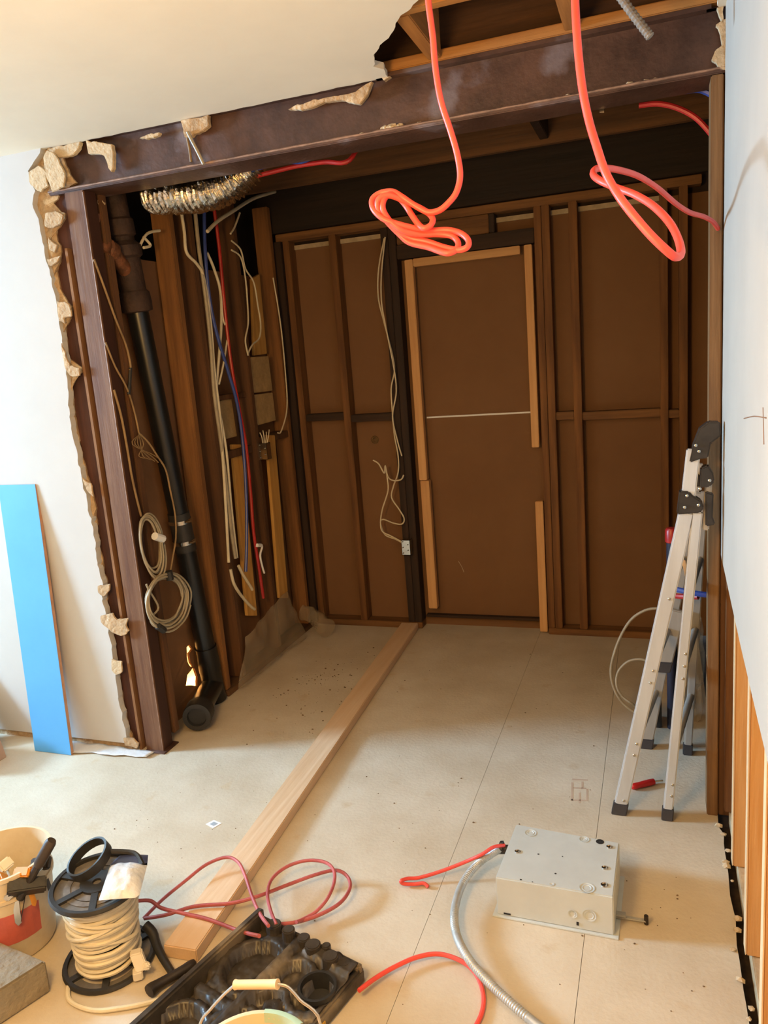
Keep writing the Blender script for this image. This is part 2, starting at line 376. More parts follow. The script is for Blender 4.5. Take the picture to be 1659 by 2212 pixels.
# right wall: white board whose lower edge is cut off, above open studs
zed = [(-.012, .92), (-.05, .912), (-.147, .905), (-.4, .878), (-.628, .856), (-.99, .83), (-1.122, .822), (-2.0, .75), (-3.6, .70)]
redge = [Vector((XR, -.012+.010*noise.noise(Vector((z*16, 3, 0))), z)) for z in [.95+.025*i for i in range(62)]]
low = [Vector((XR, y+.003*noise.noise(Vector((y*20, 0, 7))), z)) for y, z in zed]
wr = struct(MB().prism([Vector((XR, -3.6, ZC))]+low[::-1]+redge+[Vector((XR, -.01, ZC))], (.013, 0, 0)).build('wall_right', M_wallr))
b = MB()
pc = onX(XR-.0008, (1607, 904), (1655, 903)); b.tube([pc[0], pc[0].lerp(pc[1], .5)+Vector((0, 0, .004)), pc[1]], .0012, 5, 3)
pc = onX(XR-.0008, (1648, 880), (1650, 960)); b.tube([pc[0], pc[1]], .0007, 5, 1); b.build('crack', M_crack, wr)
b = MB(); b.box((2.335, -3.6, -.02), (2.35, .0, 2.75)); struct(b.build('wall_right_backing', M_orange))
b = MB(); b.box((-4.05, -3.62, 2.72), (2.45, 1.95, 2.76)); struct(b.build('ceiling_deck', wood('dark floor deck', (88, 56, 32), (50, 32, 20), 'X', scale=10)))
# alcove back and side sheets
b = MB(); b.box((-.10, D+.09, 0), (2.30, D+.102, 2.285)); wb = struct(b.build('wall_back', M_panel))
b = MB(); b.box((.06, D+.075, 2.268), (2.06, D+.089, 2.292)); b.build('pale_top_strip', M_pale, wb)
b = MB(); b.box((.79, D+.083, 1.2535), (1.40, D+.0895, 1.2625)); b.build('panel_joint_tape', M_stick, wb)
q = onY(D+.088, (990, 1212), (1002, 1236)); b = MB(); b.tube([q[0], q[0].lerp(q[1], .5)+Vector((.004, 0, 0)), q[1]], .0018, 5, 2); b.build('scratch', M_pale, wb)
q = onX(-.112, (402,1481),(426,1481),(427,1462),(420,1444),(413,1442),(405,1430),(403,1398),(409,1392),(416,1402),(408,1412),(412,1432),(418,1440),(405,1458))
bl = MB(); bl.prism([(-.112, .0, 0), (-.112, D+.09, 0), (-.112, D+.09, 2.12), (-.112, .0, 2.12)], (-.012, 0, 0), [rag(q+[q[0]], .02, .002, 3)[:-1]])
wi = struct(bl.build('wall_alcove_left', M_panell))
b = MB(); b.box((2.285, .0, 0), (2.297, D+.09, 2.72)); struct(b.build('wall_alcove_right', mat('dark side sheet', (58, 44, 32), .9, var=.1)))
b = MB(); b.box((-.62, .02, 0), (-.60, 1.75, 2.75)); b.box((-.60, 1.73, 0), (2.4, 1.75, 2.75)); struct(b.build('dark_backing', mat('dark backing board', (52, 36, 24), .9, var=.2)))  # unseen dark backing added so the cavities behind the sheets stay dark
# box added behind the hole to hold in the neighbour lamp's light
b = MB(); b.box((-.50, .15, .0), (-.48, .85, .75)); b.box((-.48, .83, 0), (-.13, .85, .75)); b.box((-.48, .15, 0), (-.13, .17, .75)); b.box((-.5, .15, .75), (-.13, .85, .77)); b.box((-.5, .15, -.01), (-.13, .85, .005))
struct(b.build('lamp_niche', M_warm))
# rest of the room behind the camera, with the window that gives the daylight
b = MB(); b.box((-4.02, -3.6, 0), (-4.0, -1.72, 2.75)); b.box((-4.02, -.88, 0), (-4.0, .1, 2.75)); b.box((-4.02, -1.72, 0), (-4.0, -.88, 1.62)); b.box((-4.02, -1.72, 2.42), (-4.0, -.88, 2.75)); struct(b.build('wall_window_side', M_bounce))
b = MB(); b.box((-4.02, -3.62, 0), (2.45, -3.6, 2.75)); struct(b.build('wall_rear', M_bounce))
b = MB()
for z0, z1 in ((1.6, 1.64), (2.40, 2.44)): b.box((-4.03, -1.74, z0), (-3.99, -.86, z1))
for y0, y1 in ((-1.74, -1.70), (-.90, -.86)): b.box((-4.03, y0, 1.6), (-3.99, y1, 2.44))
struct(b.build('window_1', M_plug, bevel=.003))

# ================================================================== STEEL BEAM AND POST
sb = empty('steel_beam', (1.05, .06, 2.318), 'long rusty brown steel beam across the top of the opening', 'beam', kind='thing')
b = MB(); b.box((-.16, .03, 2.33), (2.26, .045, 2.50)); b.build('web', M_steel, sb)
b = MB(); b.box((-.16, 0, 2.318), (2.26, .15, 2.331)); b.build('bottom_flange', M_steel, sb, bevel=.003)
b = MB(); b.tube([(-.16+i*.03, -.001, 2.3305+.001*noise.noise(Vector((i*.7, 0, 0)))) for i in range(81)], .0045, 6, 1, rf=lambda i, m: .004+.0022*noise.noise(Vector((i*.31, 2, 0)))); b.build('scraped_edge', M_lip, sb)
b = MB(); b.box((-.16, 0.0, 2.487), (2.19, .10, 2.499)); b.build('top_flange', M_steel, sb)
for u, v, r in ((845, 272, .014), (862, 268, .010), (832, 276, .012), (905, 268, .006), (780, 282, .006), (1225, 210, .006), (1360, 180, .008), (1395, 172, .007), (1415, 170, .006)):
    q = on(1, .005, u, v); b = MB(); b.ball((q.x, .008, 2.331+r*.5), r, (1.5, 1, .8), 2, .5, u); b.build('plaster_crumb', M_flake, sb)
sp = empty('steel_post', (-.05, .04, 0), 'upright rusty plum-brown steel post at the left of the opening', 'post', kind='thing')
b = MB(); b.box((-.088, 0, 0), (0, .012, 2.318)); b.build('front_flange', M_steelp, sp, bevel=.003)
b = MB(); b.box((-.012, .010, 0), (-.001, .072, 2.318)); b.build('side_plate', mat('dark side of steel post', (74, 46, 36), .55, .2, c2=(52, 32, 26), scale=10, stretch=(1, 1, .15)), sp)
b = MB(); b.box((-.088, .012, 0), (-.078, .072, 2.318)); b.build('back_plate', M_steel, sp)
b = MB(); b.box((-.088, -.02, 0), (.02, .09, .006)); b.build('base_plate', M_steel, sp, bevel=.002)
b = MB(); b.tube([(0.0, -.001, i*.03) for i in range(78)], .0022, 6, 1); b.build('worn_edge', M_lip, sp)

# ================================================================== FRAMING
def stud(a, c, m, label, group=None, name='stud', cat='stud', bevel=.003):
    b = MB(); b.box(a, c); o = b.build(name, m, bevel=bevel); return tag(o, label, cat, group)
GB = 'studs of the back wall'
dy0, dy1 = D, D+.088
stud((-.215, .026, .0), (-.090, .085, 2.33), wood('reddish trimmer', (88, 52, 40), (54, 31, 25), 'Z'), 'reddish dark trimmer stud hidden between broken plaster and steel post')
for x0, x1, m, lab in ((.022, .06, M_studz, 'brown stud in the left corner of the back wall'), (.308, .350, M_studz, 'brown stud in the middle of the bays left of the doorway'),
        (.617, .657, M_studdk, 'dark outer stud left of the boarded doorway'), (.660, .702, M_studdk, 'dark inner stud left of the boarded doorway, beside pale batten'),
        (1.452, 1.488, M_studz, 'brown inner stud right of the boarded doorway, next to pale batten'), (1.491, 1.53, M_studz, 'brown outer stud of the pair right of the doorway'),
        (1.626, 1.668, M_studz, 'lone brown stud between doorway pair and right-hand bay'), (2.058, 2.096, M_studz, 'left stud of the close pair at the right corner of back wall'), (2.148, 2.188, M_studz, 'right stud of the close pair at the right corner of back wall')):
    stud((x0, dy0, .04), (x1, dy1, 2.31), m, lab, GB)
stud((-.06, D-.02, .02), (.018, D+.06, 2.31), M_studdk, 'shade-dark stud in the corner where left and back walls meet', GB)  # coloured near black to stand for the shaded gap in the corner
stud((-.02, dy0, 2.31), (2.25, dy1, 2.352), M_studx, 'brown top plate along the head of the back wall', name='top_plate', cat='plate')
stud((0, dy0, 0), (.702, dy1, .038), M_studx, 'bottom plate of back wall left of the doorway', name='bottom_plate', cat='plate')
stud((1.452, dy0, 0), (2.25, dy1, .038), M_studx, 'bottom plate of back wall right of the doorway', name='bottom_plate', cat='plate')
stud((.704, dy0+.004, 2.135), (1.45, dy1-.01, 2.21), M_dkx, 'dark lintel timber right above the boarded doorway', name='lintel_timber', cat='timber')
stud((.704, dy0+.016, 2.213), (1.215, dy1-.012, 2.308), M_studx, 'brown short timber between lintel and top plate', name='header_timber', cat='timber')
stud((1.218, dy0+.010, 2.213), (1.246, dy1-.012, 2.308), M_studdk, 'short dark cripple piece above the doorway lintel', name='cripple_stud')
stud((.716, dy0+.045, .06), (1.45, dy1-.005, .075), M_dkx, 'thin dark strip at the foot of the boarded doorway', name='foot_strip', cat='timber')  # dark strip along the gap under the door panel
GN = 'blocking between studs'
for x0, x1, z, m, lab in ((.06, .308, 1.295, M_dkx, 'dark blocking in the corner bay of the back wall'), (.350, .617, 1.278, M_dkx, 'dark blocking in the bay left of the doorway, behind white wires'),
        (1.53, 1.626, 1.235, M_studx, 'short brown blocking just right of the doorway pair'), (1.668, 2.058, 1.228, M_studx, 'long brown blocking in the wide bay on the right'), (2.096, 2.148, 1.218, M_studx, 'tiny brown blocking between the close pair of studs')):
    stud((x0, dy0+.012, z-.02), (x1, dy1-.002, z+.022), m, lab, GN, name='blocking', cat='blocking')
by0, by1 = D+.006, D+.05
GP = 'pale battens round the doorway'
for a, c, m, lab in (((.743, by0, .905), (.789, by1, 2.128), M_battz, 'long upper pale batten on the left of the doorway'), ((.748, by0, .128), (.800, by1, .902), M_battz, 'lower pale batten on the left of the doorway'),
        ((.792, by0, 2.088), (1.374, by1, 2.130), M_battx, 'horizontal pale batten across the head of the doorway'), ((1.396, by0, 1.072), (1.436, by1, 2.130), M_battz, 'upper pale batten on the right of the doorway'), ((1.402, by0, .012), (1.445, by1, .772), M_battz, 'short pale batten low on the right of the doorway')):
    stud(a, c, m, lab, GP, name='batten', cat='batten')
# left alcove wall
GL = 'studs of the left alcove wall'
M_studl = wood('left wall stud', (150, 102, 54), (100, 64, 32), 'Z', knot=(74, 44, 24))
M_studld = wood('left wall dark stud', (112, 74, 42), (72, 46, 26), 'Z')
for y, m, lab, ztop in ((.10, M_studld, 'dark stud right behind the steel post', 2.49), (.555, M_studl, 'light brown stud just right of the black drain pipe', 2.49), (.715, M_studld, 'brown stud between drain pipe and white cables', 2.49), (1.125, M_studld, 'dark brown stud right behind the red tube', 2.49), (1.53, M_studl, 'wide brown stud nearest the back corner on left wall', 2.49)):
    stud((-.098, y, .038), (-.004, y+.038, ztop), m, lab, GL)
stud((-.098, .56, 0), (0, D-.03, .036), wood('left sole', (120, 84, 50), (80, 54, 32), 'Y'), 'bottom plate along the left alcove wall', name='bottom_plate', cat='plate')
def slab(x, px, t, m, name, cat, label, group=None):
    b = MB(); b.prism(onX(x, *px), (-t, 0, 0)); return tag(b.build(name, m, bevel=.002), label, cat, group)
slab(-.005, [(577, 940), (594, 940), (623, 1292), (604, 1292)], .018, M_yell, 'wood_strip', 'strip', 'long yellow pine strip right of the red tube, below the fibre blocks')
slab(-.05, [(545, 602), (561, 592), (577, 764), (550, 768)], .018, M_yell, 'wood_strip', 'strip', 'short yellow pine strip above the fibre blocks')
slab(-.05, [(502, 960), (521, 960), (556, 1330), (535, 1330)], .018, M_yell, 'wood_strip', 'strip', 'yellow pine board behind the white and blue cables')
slab(-.02, [(534, 772), (580, 769), (589, 844), (538, 850)], .05, M_block, 'fibre_block', 'block', 'upper beige fibre block right of the red tube', 'beige fibre blocks between studs')
slab(-.02, [(538, 854), (589, 848), (596, 908), (545, 922)], .05, M_block, 'fibre_block', 'block', 'lower beige fibre block stacked right of the red tube', 'beige fibre blocks between studs')
slab(-.05, [(452, 872), (500, 860), (512, 942), (462, 956)], .04, M_block, 'fibre_block', 'block', 'beige fibre block behind the white cables', 'beige fibre blocks between studs')
for a, c, lab in (((-.095, 1.165, 1.20), (-.01, 1.53, 1.24), 'dark brown blocking below the fibre blocks'), ((-.095, .755, 1.165), (-.03, 1.123, 1.205), 'dark blocking behind the white and blue cables'), ((-.095, .755, 1.465), (-.03, 1.123, 1.49), 'thin dark blocking over the block behind cables')):
    stud(a, c, M_studld, lab, GN, name='blocking', cat='blocking')
# ceiling joists
GJ = 'joists above the alcove'
stud((-.1, 1.60, 2.356), (2.28, 1.63, 2.715), wood('black rim', (40, 27, 18), (24, 16, 11), 'X'), 'dark rim board above the back wall', name='rim_board', cat='joist')
for y, lab in ((.40, 'ceiling joist in the alcove nearest the steel beam'), (.80, 'middle ceiling joist in the alcove'), (1.22, 'rearmost ceiling joist in the alcove')):
    stud((-.1, y, 2.50), (2.28, y+.04, 2.715), wood('alcove joist', (118, 80, 44), (80, 54, 30), 'X'), lab, GJ, name='joist', cat='joist')
for x, y, lab in ((1.55, .84, 'dark blocking between the middle and rear alcove joists'), (.95, .44, 'dark blocking between the front and middle alcove joists')):
    stud((x, y, 2.52), (x+.04, y+.38, 2.715), M_studdk, lab, GN, name='blocking', cat='blocking')
stud((-.1, .06, 2.502), (2.27, .10, 2.715), wood('dark beam joist', (96, 62, 34), (60, 38, 22), 'X'), 'dark joist standing behind the nailer board on the beam', name='joist', cat='joist')
stud((.3, .004, 2.502), (2.27, .045, 2.535), M_joisto, 'orange nailer board lying on top of the steel beam', name='nailer_board', cat='joist')
stud((-.3, -.38, 2.507), (2.29, -.342, 2.715), M_joisto, 'orange joist crossing the ceiling hole', 'joists seen in the ceiling hole', name='joist', cat='joist')
stud((-.3, -.80, 2.507), (2.29, -.762, 2.715), M_joisto, 'orange joist at the near edge of the ceiling hole', 'joists seen in the ceiling hole', name='joist', cat='joist')
stud((1.372, -.34, 2.508), (1.415, .002, 2.713), M_joisty, 'orange blocking at the left end of the ceiling hole', 'blocking in the ceiling hole', name='blocking', cat='blocking')
stud((1.79, -.34, 2.508), (1.83, .002, 2.713), M_joisty, 'orange blocking mid-way along the ceiling hole', 'blocking in the ceiling hole', name='blocking', cat='blocking')
# right side: jamb and open studs under the cut board
stud((2.190, 0, 0), (2.224, .09, 2.316), wood('jamb brown', (140, 104, 64), (100, 70, 40), 'Z', scale=34), 'brown jamb stud at the right end of the opening')
stud((2.242, -.035, 0.04), (2.33, .004, 2.48), M_studz, 'brown stud hidden at the corner under the cut white board')
stud((2.226, .008, 0), (2.28, .07, 2.316), wood('jamb dark', (122, 84, 48), (84, 54, 30), 'Z', scale=34), 'dark second stud of the right jamb')
for y, lab in ((-.30, 'pale stud under the cut white board, nearest the opening'), (-.66, 'second pale stud under the cut white board'), (-.97, 'third pale stud under the cut white board'), (-1.32, 'nearest pale stud under the cut white board')):
    o = stud((2.244, y-.02, .04), (2.333, y+.02, 2.48), M_palestud, lab, 'open studs of the right wall')
    b = MB(); b.box((2.2415, y-.019, .042), (2.2445, y+.019, 2.478)); e = b.build('lit_edge', M_litedge, o); e['label'] = 'pale window-lit edge'  # pale strip: window light on the stud edge put into the colour
stud((2.258, -3.5, -.02), (2.333, .0, .038), mat('dusty sole plate', (186, 164, 130), .9, var=.14, scale=14, bump=.3), 'dusty sole plate at the foot of the right wall', name='sole_plate', cat='plate')
rng = random.Random(3)
for k in range(14):
    y = -.05-rng.random()*.95; b = MB(); r = .004+rng.random()*.007
    b.ball((2.215+rng.random()*.03, y, r*.7), r, (1.2, 1, .7), 1, .6, k); tag(b.build('plaster_crumb', M_flake), 'small pale plaster crumb on the floor along the right wall', 'rubble', 'plaster crumbs along the right wall')

# ================================================================== PIPES, DUCT, TUBES, CABLES ON THE LEFT
dp = empty('drain_pipe', (-.03, .44, 0), 'tall drain stack, rusty iron above and black plastic below', 'pipe')
pa = [Vector(p) for p in ((-.05, .285, 1.95), (-.05, .30, 1.75), (-.05, .335, 1.43), (-.045, .372, 1.22), (-.04, .40, .98))]
pt = lambda z: Vector((-.045, .285+(2.0-z)*.112, z))
b = MB(); b.tube([pt(1.94), pt(.98)], .046, 24, 1); b.build('upper_plastic_pipe', M_abs, dp, smooth=True)
b = MB(); b.tube([pt(.985), pt(.80)], .050, 24, 1); cp = b.build('rubber_coupling', M_blk, dp, smooth=True)
for z in (.945, .845):
    b = MB(); b.lathe(pt(z), [(.0505, -.009), (.053, -.009), (.053, .009), (.0505, .009)], 28, pt(1)-pt(2)); b.build('hose_clamp', M_clamp, cp, smooth=True)
    b = MB(); b.cyl(pt(z)+Vector((.045, -.03, 0)), pt(z)+Vector((.052, .0, 0)), .006, n=10); b.build('clamp_screw', M_clamp, cp)
b = MB(); b.tube([pt(.82), pt(.10)], .047, 24, 1); b.build('lower_plastic_pipe', M_abs, dp, smooth=True)
b = MB(); b.tube([pt(.30), pt(.17)], .054, 24, 1); b.tube([pt(.17), pt(.06), pt(.06)+Vector((.0, .01, -.05))], .052, 24, 4); b.build('bottom_elbow', M_abs, dp, smooth=True)
b = MB(); b.tube([pt(.09), Vector((-.01, .36, .075)), Vector((.035, .245, .075))], .054, 24, 5); b.build('branch_pipe', M_abs, dp, smooth=True)
b = MB(); b.lathe((.04, .235, .075), [(.001, -.03), (.042, -.03), (.044, -.05), (.064, -.05), (.066, -.04), (.066, .03), (.05, .03)], 28, (-.35, .93, 0)); b.build('cleanout_cap', M_blk, dp, smooth=True)
b = MB(); b.lathe(pt(1.90), [(.047, -.02), (.064, -.015), (.067, .02), (.064, .06), (.054, .07), (.054, .2), (.067, .21), (.067, .25), (.056, .26), (.046, .27), (.046, .45)], 26, (0, -.112, 1)); b.build('iron_fitting', M_iron, dp, smooth=True)
b = MB(); b.lathe(pt(2.22), [(.04, -.04), (.056, -.03), (.056, .03), (.045, .04), (.045, .12)], 26, (0, -.112, 1)); b.build('iron_collar', M_iron, dp, smooth=True)
q = [pt(2.02), Vector((-.03, .19, 2.09)), Vector((-.03, .13, 2.13)), Vector((-.03, .10, 2.10))]
b = MB(); b.tube(q, .03, 16, 5); b.lathe((-.03, .15, 2.115), [(.03, -.02), (.042, -.015), (.042, .02), (.03, .025)], 20, (0, -1, .4)); b.build('side_branch', M_copper, dp, smooth=True)
q = onX(-.02, (205, 432), (232, 446)); b = MB(); b.ball(q[0].lerp(q[1], .5), .022, (.8, 1.1, .6), 2, .5, 4); tag(b.build('plaster_lump', M_flake), 'white plaster lump in the dark corner under the beam', 'rubble')
q = onX(-.03, (208, 462), (225, 500)); b = MB(); b.tube([q[0], q[1]], .017, 12, 1); b.ball(q[1], .024, (1, 1, 1), 2, .3, 2); tag(b.build('pipe_stub', M_copper), 'small corroded pipe stub left of the drain stack', 'pipe')

# flexible foil duct
def crink(i, m): return .060+.009*math.cos(i*math.pi/2.5)+.003*noise.noise(Vector((i*.9, 0, 0)))
dc = [Vector(p) for p in ((.13, .26, 2.318), (.20, .245, 2.308), (.30, .235, 2.294), (.40, .23, 2.290), (.48, .232, 2.304), (.545, .24, 2.336), (.585, .25, 2.38), (.61, .26, 2.44))]
b = MB(); b.tube(dc, .06, 30, 20, False, crink)
for v in b.bm.verts:
    v.co += Vector((noise.noise(v.co*38), noise.noise(v.co*38+Vector((7, 0, 0))), noise.noise(v.co*38+Vector((0, 7, 0)))))*.0045
tag(b.build('flexible_duct', M_foil, solid=.001), 'crinkled silver foil duct hanging under the beam', 'duct')

def cable(name, pts, r, m, label, cat='cable', group=None, n=8, smooth=6):
    b = MB(); b.tube(pts, r, n, smooth); return tag(b.build(name, m, smooth=True), label, cat, group)
cable('blue_tube', onX(.012, (441, 450), (443, 540), (452, 640), (468, 720), (492, 800), (512, 870), (524, 950), (531, 1050), (533, 1150), (531, 1235)), .0085, M_blue, 'blue plastic tube running down beside the white cables', 'tube')
rt = onX(.012, (463, 455), (474, 540), (487, 680), (500, 790), (516, 880), (531, 960), (541, 1060), (548, 1150), (560, 1230), (569, 1292))
o = cable('red_tube', rt, .0085, M_redt, 'red plastic tube running down the left alcove wall', 'tube')
q = onX(.024, (555, 1178), (566, 1180), (562, 1200), (567, 1225), (571, 1238)); b = MB(); b.tube(q, .006, 8, 4, rf=lambda i, m: .010 if i < 4 else .0055); b.build('white_tape_scrap', M_stick, o)
GC = 'white cables down the left wall'
cable('white_cable', onX(.006, (390, 448), (398, 500), (403, 545), (425, 570), (440, 600), (455, 700), (463, 800), (475, 900), (482, 1000), (488, 1100), (494, 1215)), .0075, M_whitec, 'leftmost white cable, kinking out under the foil duct', group=GC)
cable('white_cable', onX(.004, (421, 452), (430, 540), (444, 640), (455, 740), (463, 850), (478, 960), (490, 1060), (500, 1150), (509, 1206)), .0095, M_greyc, 'thick greyish cable left of the blue tube', group=GC)
cable('white_cable', onX(.002, (447, 545), (462, 580), (476, 630), (478, 700), (474, 760), (468, 850), (480, 920), (490, 985), (500, 1100), (512, 1205)), .007, M_whitec, 'white cable bowing behind the blue tube', group=GC)
cable('white_cable', onX(.004, (498, 1230), (505, 1260), (520, 1285), (540, 1308), (550, 1316)), .008, M_whitec, 'longer short white cable end curving to the floor', group=GC)
cable('white_cable', onX(.004, (515, 1222), (525, 1242), (538, 1262), (545, 1274)), .008, M_whitec, 'shorter white cable end under the blue tube', group=GC)
cable('white_cable', onX(.007, (478, 640), (482, 690), (492, 715), (487, 760), (480, 800), (473, 830)), .005, M_whitec, 'thin white cable crossing behind the red tube', group=GC)
cable('white_cable', onX(.03, (448, 500), (470, 478), (505, 455), (545, 430), (580, 418), (594, 414)), .009, M_whitec, 'thick cream cable swinging up right of the foil duct')
cable('white_cable', onX(.007, (518, 460), (507, 490), (498, 505)), .005, M_whitec, 'thin white cable end beside the thick cream one')
cable('white_cable', onX(.007, (300, 535), (318, 505), (345, 498)), .006, M_whitec, 'white cable end crossing behind the iron drain fitting')
cable('white_cable', onX(.007, (310, 512), (325, 530), (310, 535)), .006, M_whitec, 'short white cable stub right of the iron drain fitting')
cable('white_cable', onX(.007, (500, 520), (520, 540), (530, 580), (548, 610), (557, 660), (563, 700), (560, 730), (545, 745), (535, 765)), .0045, M_whitec, 'right one of two thin white cables above the fibre blocks', group='thin white cables above the fibre blocks')
cable('white_cable', onX(.007, (500, 540), (520, 556), (530, 600), (535, 660), (536, 700), (530, 735), (536, 768)), .0045, M_whitec, 'left one of two thin white cables above the fibre blocks', group='thin white cables above the fibre blocks')
cable('tan_wire', onX(.007, (203, 560), (225, 620), (250, 690), (272, 745), (282, 790), (280, 800)), .0045, M_tan, 'old tan wire running down right of the steel post', 'wire')
cable('black_wire', onX(.007, (282, 795), (280, 830), (278, 852)), .007, M_blk, 'short black sleeve at the end of the tan wire', 'wire')
cable('tan_wire', onX(.007, (228, 740), (248, 790), (270, 830), (282, 860), (293, 900), (300, 935)), .004, M_tan, 'thin tan wire sagging beside the drain pipe', 'wire')
cable('tan_wire', onX(.006, (246, 842), (262, 900), (275, 970), (285, 1030), (296, 1080), (305, 1115)), .005, M_tan, 'long tan wire dropping into the upper cable coil', 'wire')
cable('tan_wire', onX(-.005, (272, 1010), (282, 1050), (292, 1090), (300, 1110)), .004, M_tan, 'short tan wire just left of the upper coil', 'wire')
cable('tan_wire', onX(0.02, (300, 935), (320, 955), (340, 985), (358, 1015), (368, 1060), (378, 1110), (380, 1160), (374, 1200), (368, 1235)), .004, M_tan, 'tan wire hanging in front of the black drain pipe', 'wire')
b = MB()
for k in range(5): b.tube(onX(.007, (300, 936+k), (310-k*6, 960), (300+k*9, 985), (318+k*8, 990+k*3)), .0022, 6, 4)
tag(b.build('frayed_wire_bundle', M_tan), 'frayed thin wires left of the drain pipe', 'wire')
def coil(cx, cy, rx, ry, tilt, turns, x, label, seed, r=.0045):
    rnd = random.Random(seed); pts = []
    for k in range(turns*14):
        a = 2*math.pi*k/14; j = 1.04-.50*((k//14)/(turns-1))*(.55+.45*math.cos(a-.3)) + .05*rnd.random()+.04*math.sin(a*.93+k*.21)
        u = cx+(rx*j)*math.cos(a)*math.cos(tilt)-(ry*j)*math.sin(a)*math.sin(tilt); v = cy+(rx*j)*math.cos(a)*math.sin(tilt)+(ry*j)*math.sin(a)*math.cos(tilt)
        pts.append(on(0, x+.012*math.sin(a*.5+k*.05)+.006*rnd.random(), u, v))
    t = empty('cable_coil', pts[0]-Vector((0, 0, .1)), label, 'cable coil', 'coils of pale cable by the post')
    b = MB(); b.tube(pts, r, 7, 3); b.build('coiled_cable', M_greyc, t, smooth=True)
    return t
c1 = coil(330, 1180, 24, 66, -.18, 7, .02, 'upper pale cable coil hanging by the steel post', 4)
q = onX(.035, (334, 1158), (352, 1164)); b = MB(); b.tube(q, .017, 10, 1); b.build('white_tie', M_stick, c1)
c2 = coil(364, 1300, 45, 58, .15, 9, .03, 'lower round pale cable coil hanging by the steel post', 9)
q = onX(.045, (364, 1234), (368, 1252)); b = MB(); b.tube(q, .016, 10, 1); b.build('black_tie', M_blk, c2)
q = onX(.045, (340, 1352), (354, 1362)); b = MB(); b.tube(q, .015, 10, 1); b.build('black_tie', M_blk, c2)
q = onX(.03, (316, 1262), (322, 1275), (342, 1312), (326, 1334), (330, 1350), (344, 1356)); b = MB(); b.tube(q, .0045, 7, 5); b.build('loose_cable_end', M_greyc, c2)
# metal outlet boxes
def outlet(x, y, z, label, rotz=0):
    t = empty('outlet_box', (x, y, z), label, 'electrical box')
    b = MB(); w2, h2, d2 = .026, .045, .045
    b.box((x-w2, y-d2, z), (x+w2, y-d2+.003, z+2*h2)); 
    for (a, c) in (((x-w2, y-d2, z), (x-w2+.003, y, z+2*h2)), ((x+w2-.003, y-d2, z), (x+w2, y, z+2*h2)), ((x-w2, y-d2, z), (x+w2, y, z+.003)), ((x-w2, y-d2, z+2*h2-.003), (x+w2, y, z+2*h2)), ((x-w2, y-.004, z), (x+w2, y, z+2*h2))): b.box(a, c)
    b.build('metal_shell', M_clamp, t, bevel=.001)
    for k in range(5):
        b = MB(); b.ball((x-w2+.009+(k % 2)*.03, y-d2-.003, z+.012+k*.017), .004, sub=1); b.build('screw', M_clamp, t)
    return t
outlet(.655, 1.615, .475, 'metal outlet box fed by two white wires left of the doorway')
ob = outlet(.02, 1.19, 1.12, 'metal outlet box with cut wires on the left wall')
for k in range(4):
    b = MB(); z = 1.20; b.tube([(.015+k*.008, 1.16, z), (.012+k*.010, 1.165+k*.006, z+.04), (.0+k*.012, 1.17+k*.014, z+.065+.01*(k % 2))], .003, 6, 4); b.build('cut_wire', M_whitec, ob)
yb = 1.60
cable('white_wire', onY(yb, (830, 515), (818, 580), (817, 640), (828, 690), (846, 760), (852, 800), (845, 840), (848, 895), (852, 940), (860, 985), (860, 1020), (850, 1050), (846, 1075), (862, 1100), (873, 1120), (868, 1132), (850, 1130), (828, 1122), (822, 1130), (832, 1155), (855, 1165), (874, 1176)), .0042, M_whitec, 'white wire looping down to the outlet box by doorway', 'wire')
cable('white_wire', onY(yb-.012, (832, 512), (824, 590), (824, 650), (832, 700), (850, 790), (856, 845), (848, 900), (858, 950), (868, 985)), .0042, M_whitec, 'straighter white wire beside the looping one', 'wire')
cable('white_wire', onY(yb-.02, (806, 994), (818, 1002), (830, 1022), (832, 1006), (838, 1030), (850, 1038), (866, 1036), (872, 1026)), .0042, M_whitec, 'short knotted white wire beside the doorway stud', 'wire')
cable('white_wire', onY(yb-.012, (832, 1005), (836, 1030), (838, 1060), (826, 1100), (822, 1128), (826, 1148), (845, 1158), (874, 1174)), .0042, M_whitec, 'inner white wire running down into the outlet box', 'wire')
cable('black_cable', onX(0.01, (590, 600), (606, 700), (616, 800), (620, 880), (608, 930), (600, 935)), .004, M_whitec, 'thin pale cable lying along the black corner stud', 'wire')
q = on(1, D+.085, 810, 950); b = MB(); b.lathe(q, [(.001, .0), (.012, .0), (.02, -.004), (.024, 0)], 20, (0, 1, 0)); b.ball(q, .014, (1, .5, 1.2), 2, .5, 8); tag(b.build('plaster_plug', mat('stained plug', (120, 92, 54), .9, var=.3, scale=40)), 'small stained patch of filler left of the doorway', 'filler')
# tubes behind the beam
cable('blue_tube', onY(.22, (540, 366), (575, 357), (620, 348), (670, 340))+[Vector((1.0, .23, 2.44)), Vector((1.5, .23, 2.47))], .011, M_blue, 'blue tube running behind the beam from the foil duct', 'tube')
cable('red_tube', onY(.26, (545, 382), (590, 371), (640, 359), (700, 350), (755, 346))+[Vector((1.02, .36, 2.45))], .0085, M_redt, 'red tube running behind the beam from the foil duct', 'tube')
cable('red_tube', onY(.22, (1380, 228), (1420, 224), (1460, 232), (1500, 252), (1530, 282), (1556, 318)), .0085, M_redt, 'red tube curving down at the right end of the beam', 'tube')
cable('blue_tube', onY(.20, (1480, 196), (1515, 194), (1556, 214)), .010, M_blue, 'blue tube stub at the right end of the beam', 'tube')
q = onY(.16, (1295, 222), (1305, 222), (1305, 244), (1295, 244)); b = MB(); b.prism(q, (0, .003, 0)); tag(b.build('metal_clip', M_clamp), 'small bright metal clip behind the beam', 'clip')
GW = 'grey wires on the beam'
